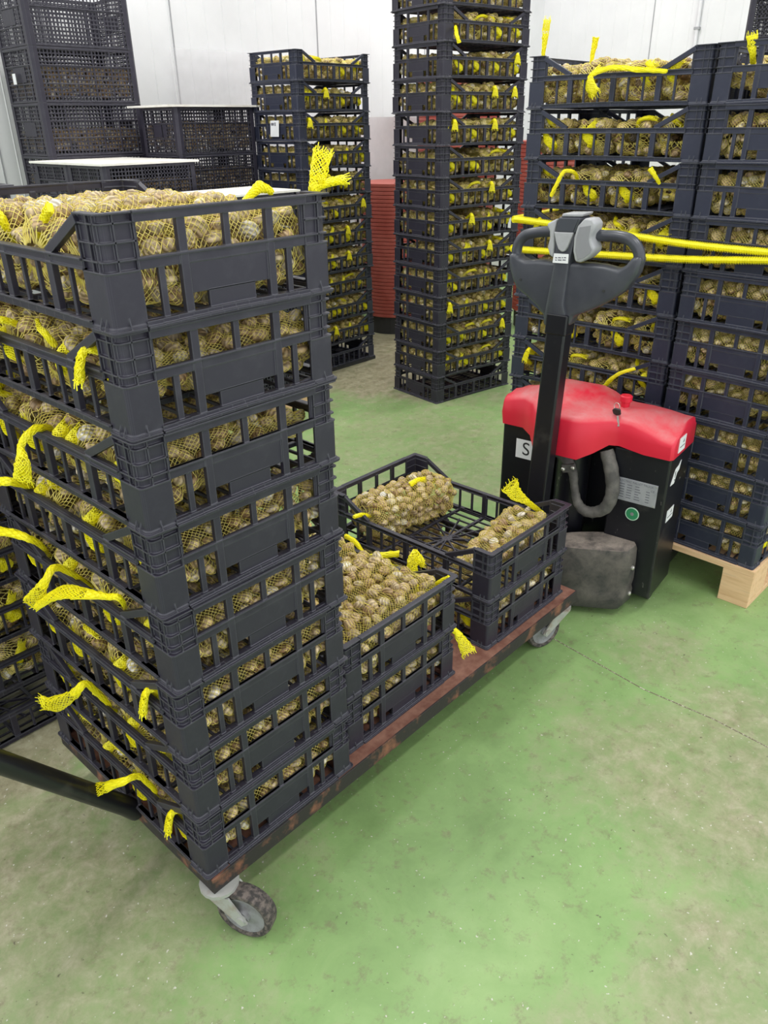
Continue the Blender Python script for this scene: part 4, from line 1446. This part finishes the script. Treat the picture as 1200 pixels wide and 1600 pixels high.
def board(c, rz, w, d, z, label):
    b = MB()
    rg = random.Random(int(w * 1000))
    n = 14
    pts = []
    for sx, sy, ex, ey in ((-1, -1, 1, -1), (1, -1, 1, 1), (1, 1, -1, 1), (-1, 1, -1, -1)):
        for i in range(n):
            t = i / n
            pts.append(((sx + (ex - sx) * t) * w / 2 + rg.uniform(-1, 1) * 0.0016, (sy + (ey - sy) * t) * d / 2 + rg.uniform(-1, 1) * 0.0016))
    b.prism(pts, 0, 0.010)
    o = part('lid_board', b, 'board', loc=(c[0], c[1], z), rot=(0, 0, rz))
    tag(o, label, 'board')
board(Vector((1.872, 3.222, 0)), 0.0, 0.575, 0.765, 5 * TH * 0.9 + 0.1055, 'rough white board lying on crates just before the tallest wall stack')
board(cF, math.radians(-0.5), 0.66, 0.42, 6 * TH * 0.9 + 0.1305, 'white board lying on the crates against the back wall')
board(cH, 0.0, 0.66, 0.42, 4 * TH + 0.0945, 'white board on the lowest stack, mostly hidden by the cart crates')
b = MB(); b.box(-0.02, 0.02, -0.0006, 0.0006, -0.026, 0.026)
o = part('crate_label', b, 'paper', loc=(1.71 - 0.007, 3.60 + 0.235, 5 * TH + 0.118 + TH), rot=(0, 0, PI / 2 - math.radians(2.5)))
tag(o, 'small blank white label on the tallest perforated stack', 'label')

# paper label on the stack beside the drums
lab = thing('paper_label', 'white paper label with faint print on the stack beside red drums', 'label', (2.7395, 2.886, 1.455), math.radians(1.5))
b = MB(); b.box(-0.0006, 0.0004, -0.036, 0.036, -0.042, 0.042)
b.v = [(x, y - 0.10 * z, z) for x, y, z in b.v]
part('sheet', b, 'paper', lab)
b = MB()
b.box(-0.0009, -0.0004, 0.003, 0.028, 0.016, 0.030); b.box(-0.0009, -0.0004, -0.012, -0.002, 0.014, 0.032)
part('print_line', b, 'greyink', lab)

# ------------------------------------------------------------------ red ridged drums and film behind the middle stack
def drum(x, y, r, h, z0, label):
    t = thing('ridged_drum', label, 'drum', (x, y, 0), 0, 'red ridged drums')
    b = MB()
    prof = [(0.01, z0)]
    n = int(h / 0.026)
    for k in range(n):
        za = z0 + h * k / n
        rr = r * (0.90 + 0.10 * k / n)
        prof += [(rr - 0.006, za + 0.001), (rr, za + 0.005), (rr, za + h / n - 0.004), (rr - 0.006, za + h / n)]
    prof += [(r * 0.9, z0 + h), (0.01, z0 + h)]
    b.lathe(prof, (0, 0, 0), n=48)
    part('body', b, 'drum', t, smooth=True)
    b = MB(); b.lathe([(r * 0.82, 0.0), (r * 0.84, z0)], (0, 0, 0), n=32)
    part('foot', b, 'rubber', t)
drum(4.12, 3.20, 0.26, 0.96, 0.13, 'tall red ridged drum beside the stack of crates by the wall')
drum(4.85, 3.17, 0.33, 1.72, 0.13, 'tallest red ridged drum, behind the middle crate stack')
drum(4.95, 2.36, 0.26, 1.22, 0.13, 'red ridged drum between the middle stack and the pallet')

def film(x0, x1, y0, y1, z0, z1, label, seed, mat='film'):
    rg = random.Random(seed)
    b = MB()
    nx, nz = 18, 10
    pts = []
    for j in range(nz + 1):
        for i in range(nx + 1):
            t = i / nx
            wv = 0.012 * math.sin(t * 9 + j * 0.5 + seed) + rg.uniform(-0.002, 0.002)
            pts.append((x0 + (x1 - x0) * t, y0 + (y1 - y0) * t + wv, z0 + (z1 - z0) * j / nz))
    n = nx + 1
    back = [(x, y + 0.0015, z) for x, y, z in pts]
    vs = pts + back
    fs = []
    for j in range(nz):
        for i in range(nx):
            a = j * n + i
            fs.append((a, a + 1, a + n + 1, a + n))
            a += len(pts)
            fs.append((a, a + n, a + n + 1, a + 1))
    b.add(vs, fs)
    o = part('translucent_sheet', b, mat, smooth=True)
    tag(o, label, 'plastic sheet')
film(4.2, 6.2, 3.70, 3.62, 0.02, 1.52, 'milky plastic film hanging behind the red drums', 1)
film(2.9, 4.0, 4.08, 4.09, 0.02, 1.94, 'pale translucent sheet flat on the back wall', 2, 'palesheet')  # thin, mostly transparent patch over this part of the wall
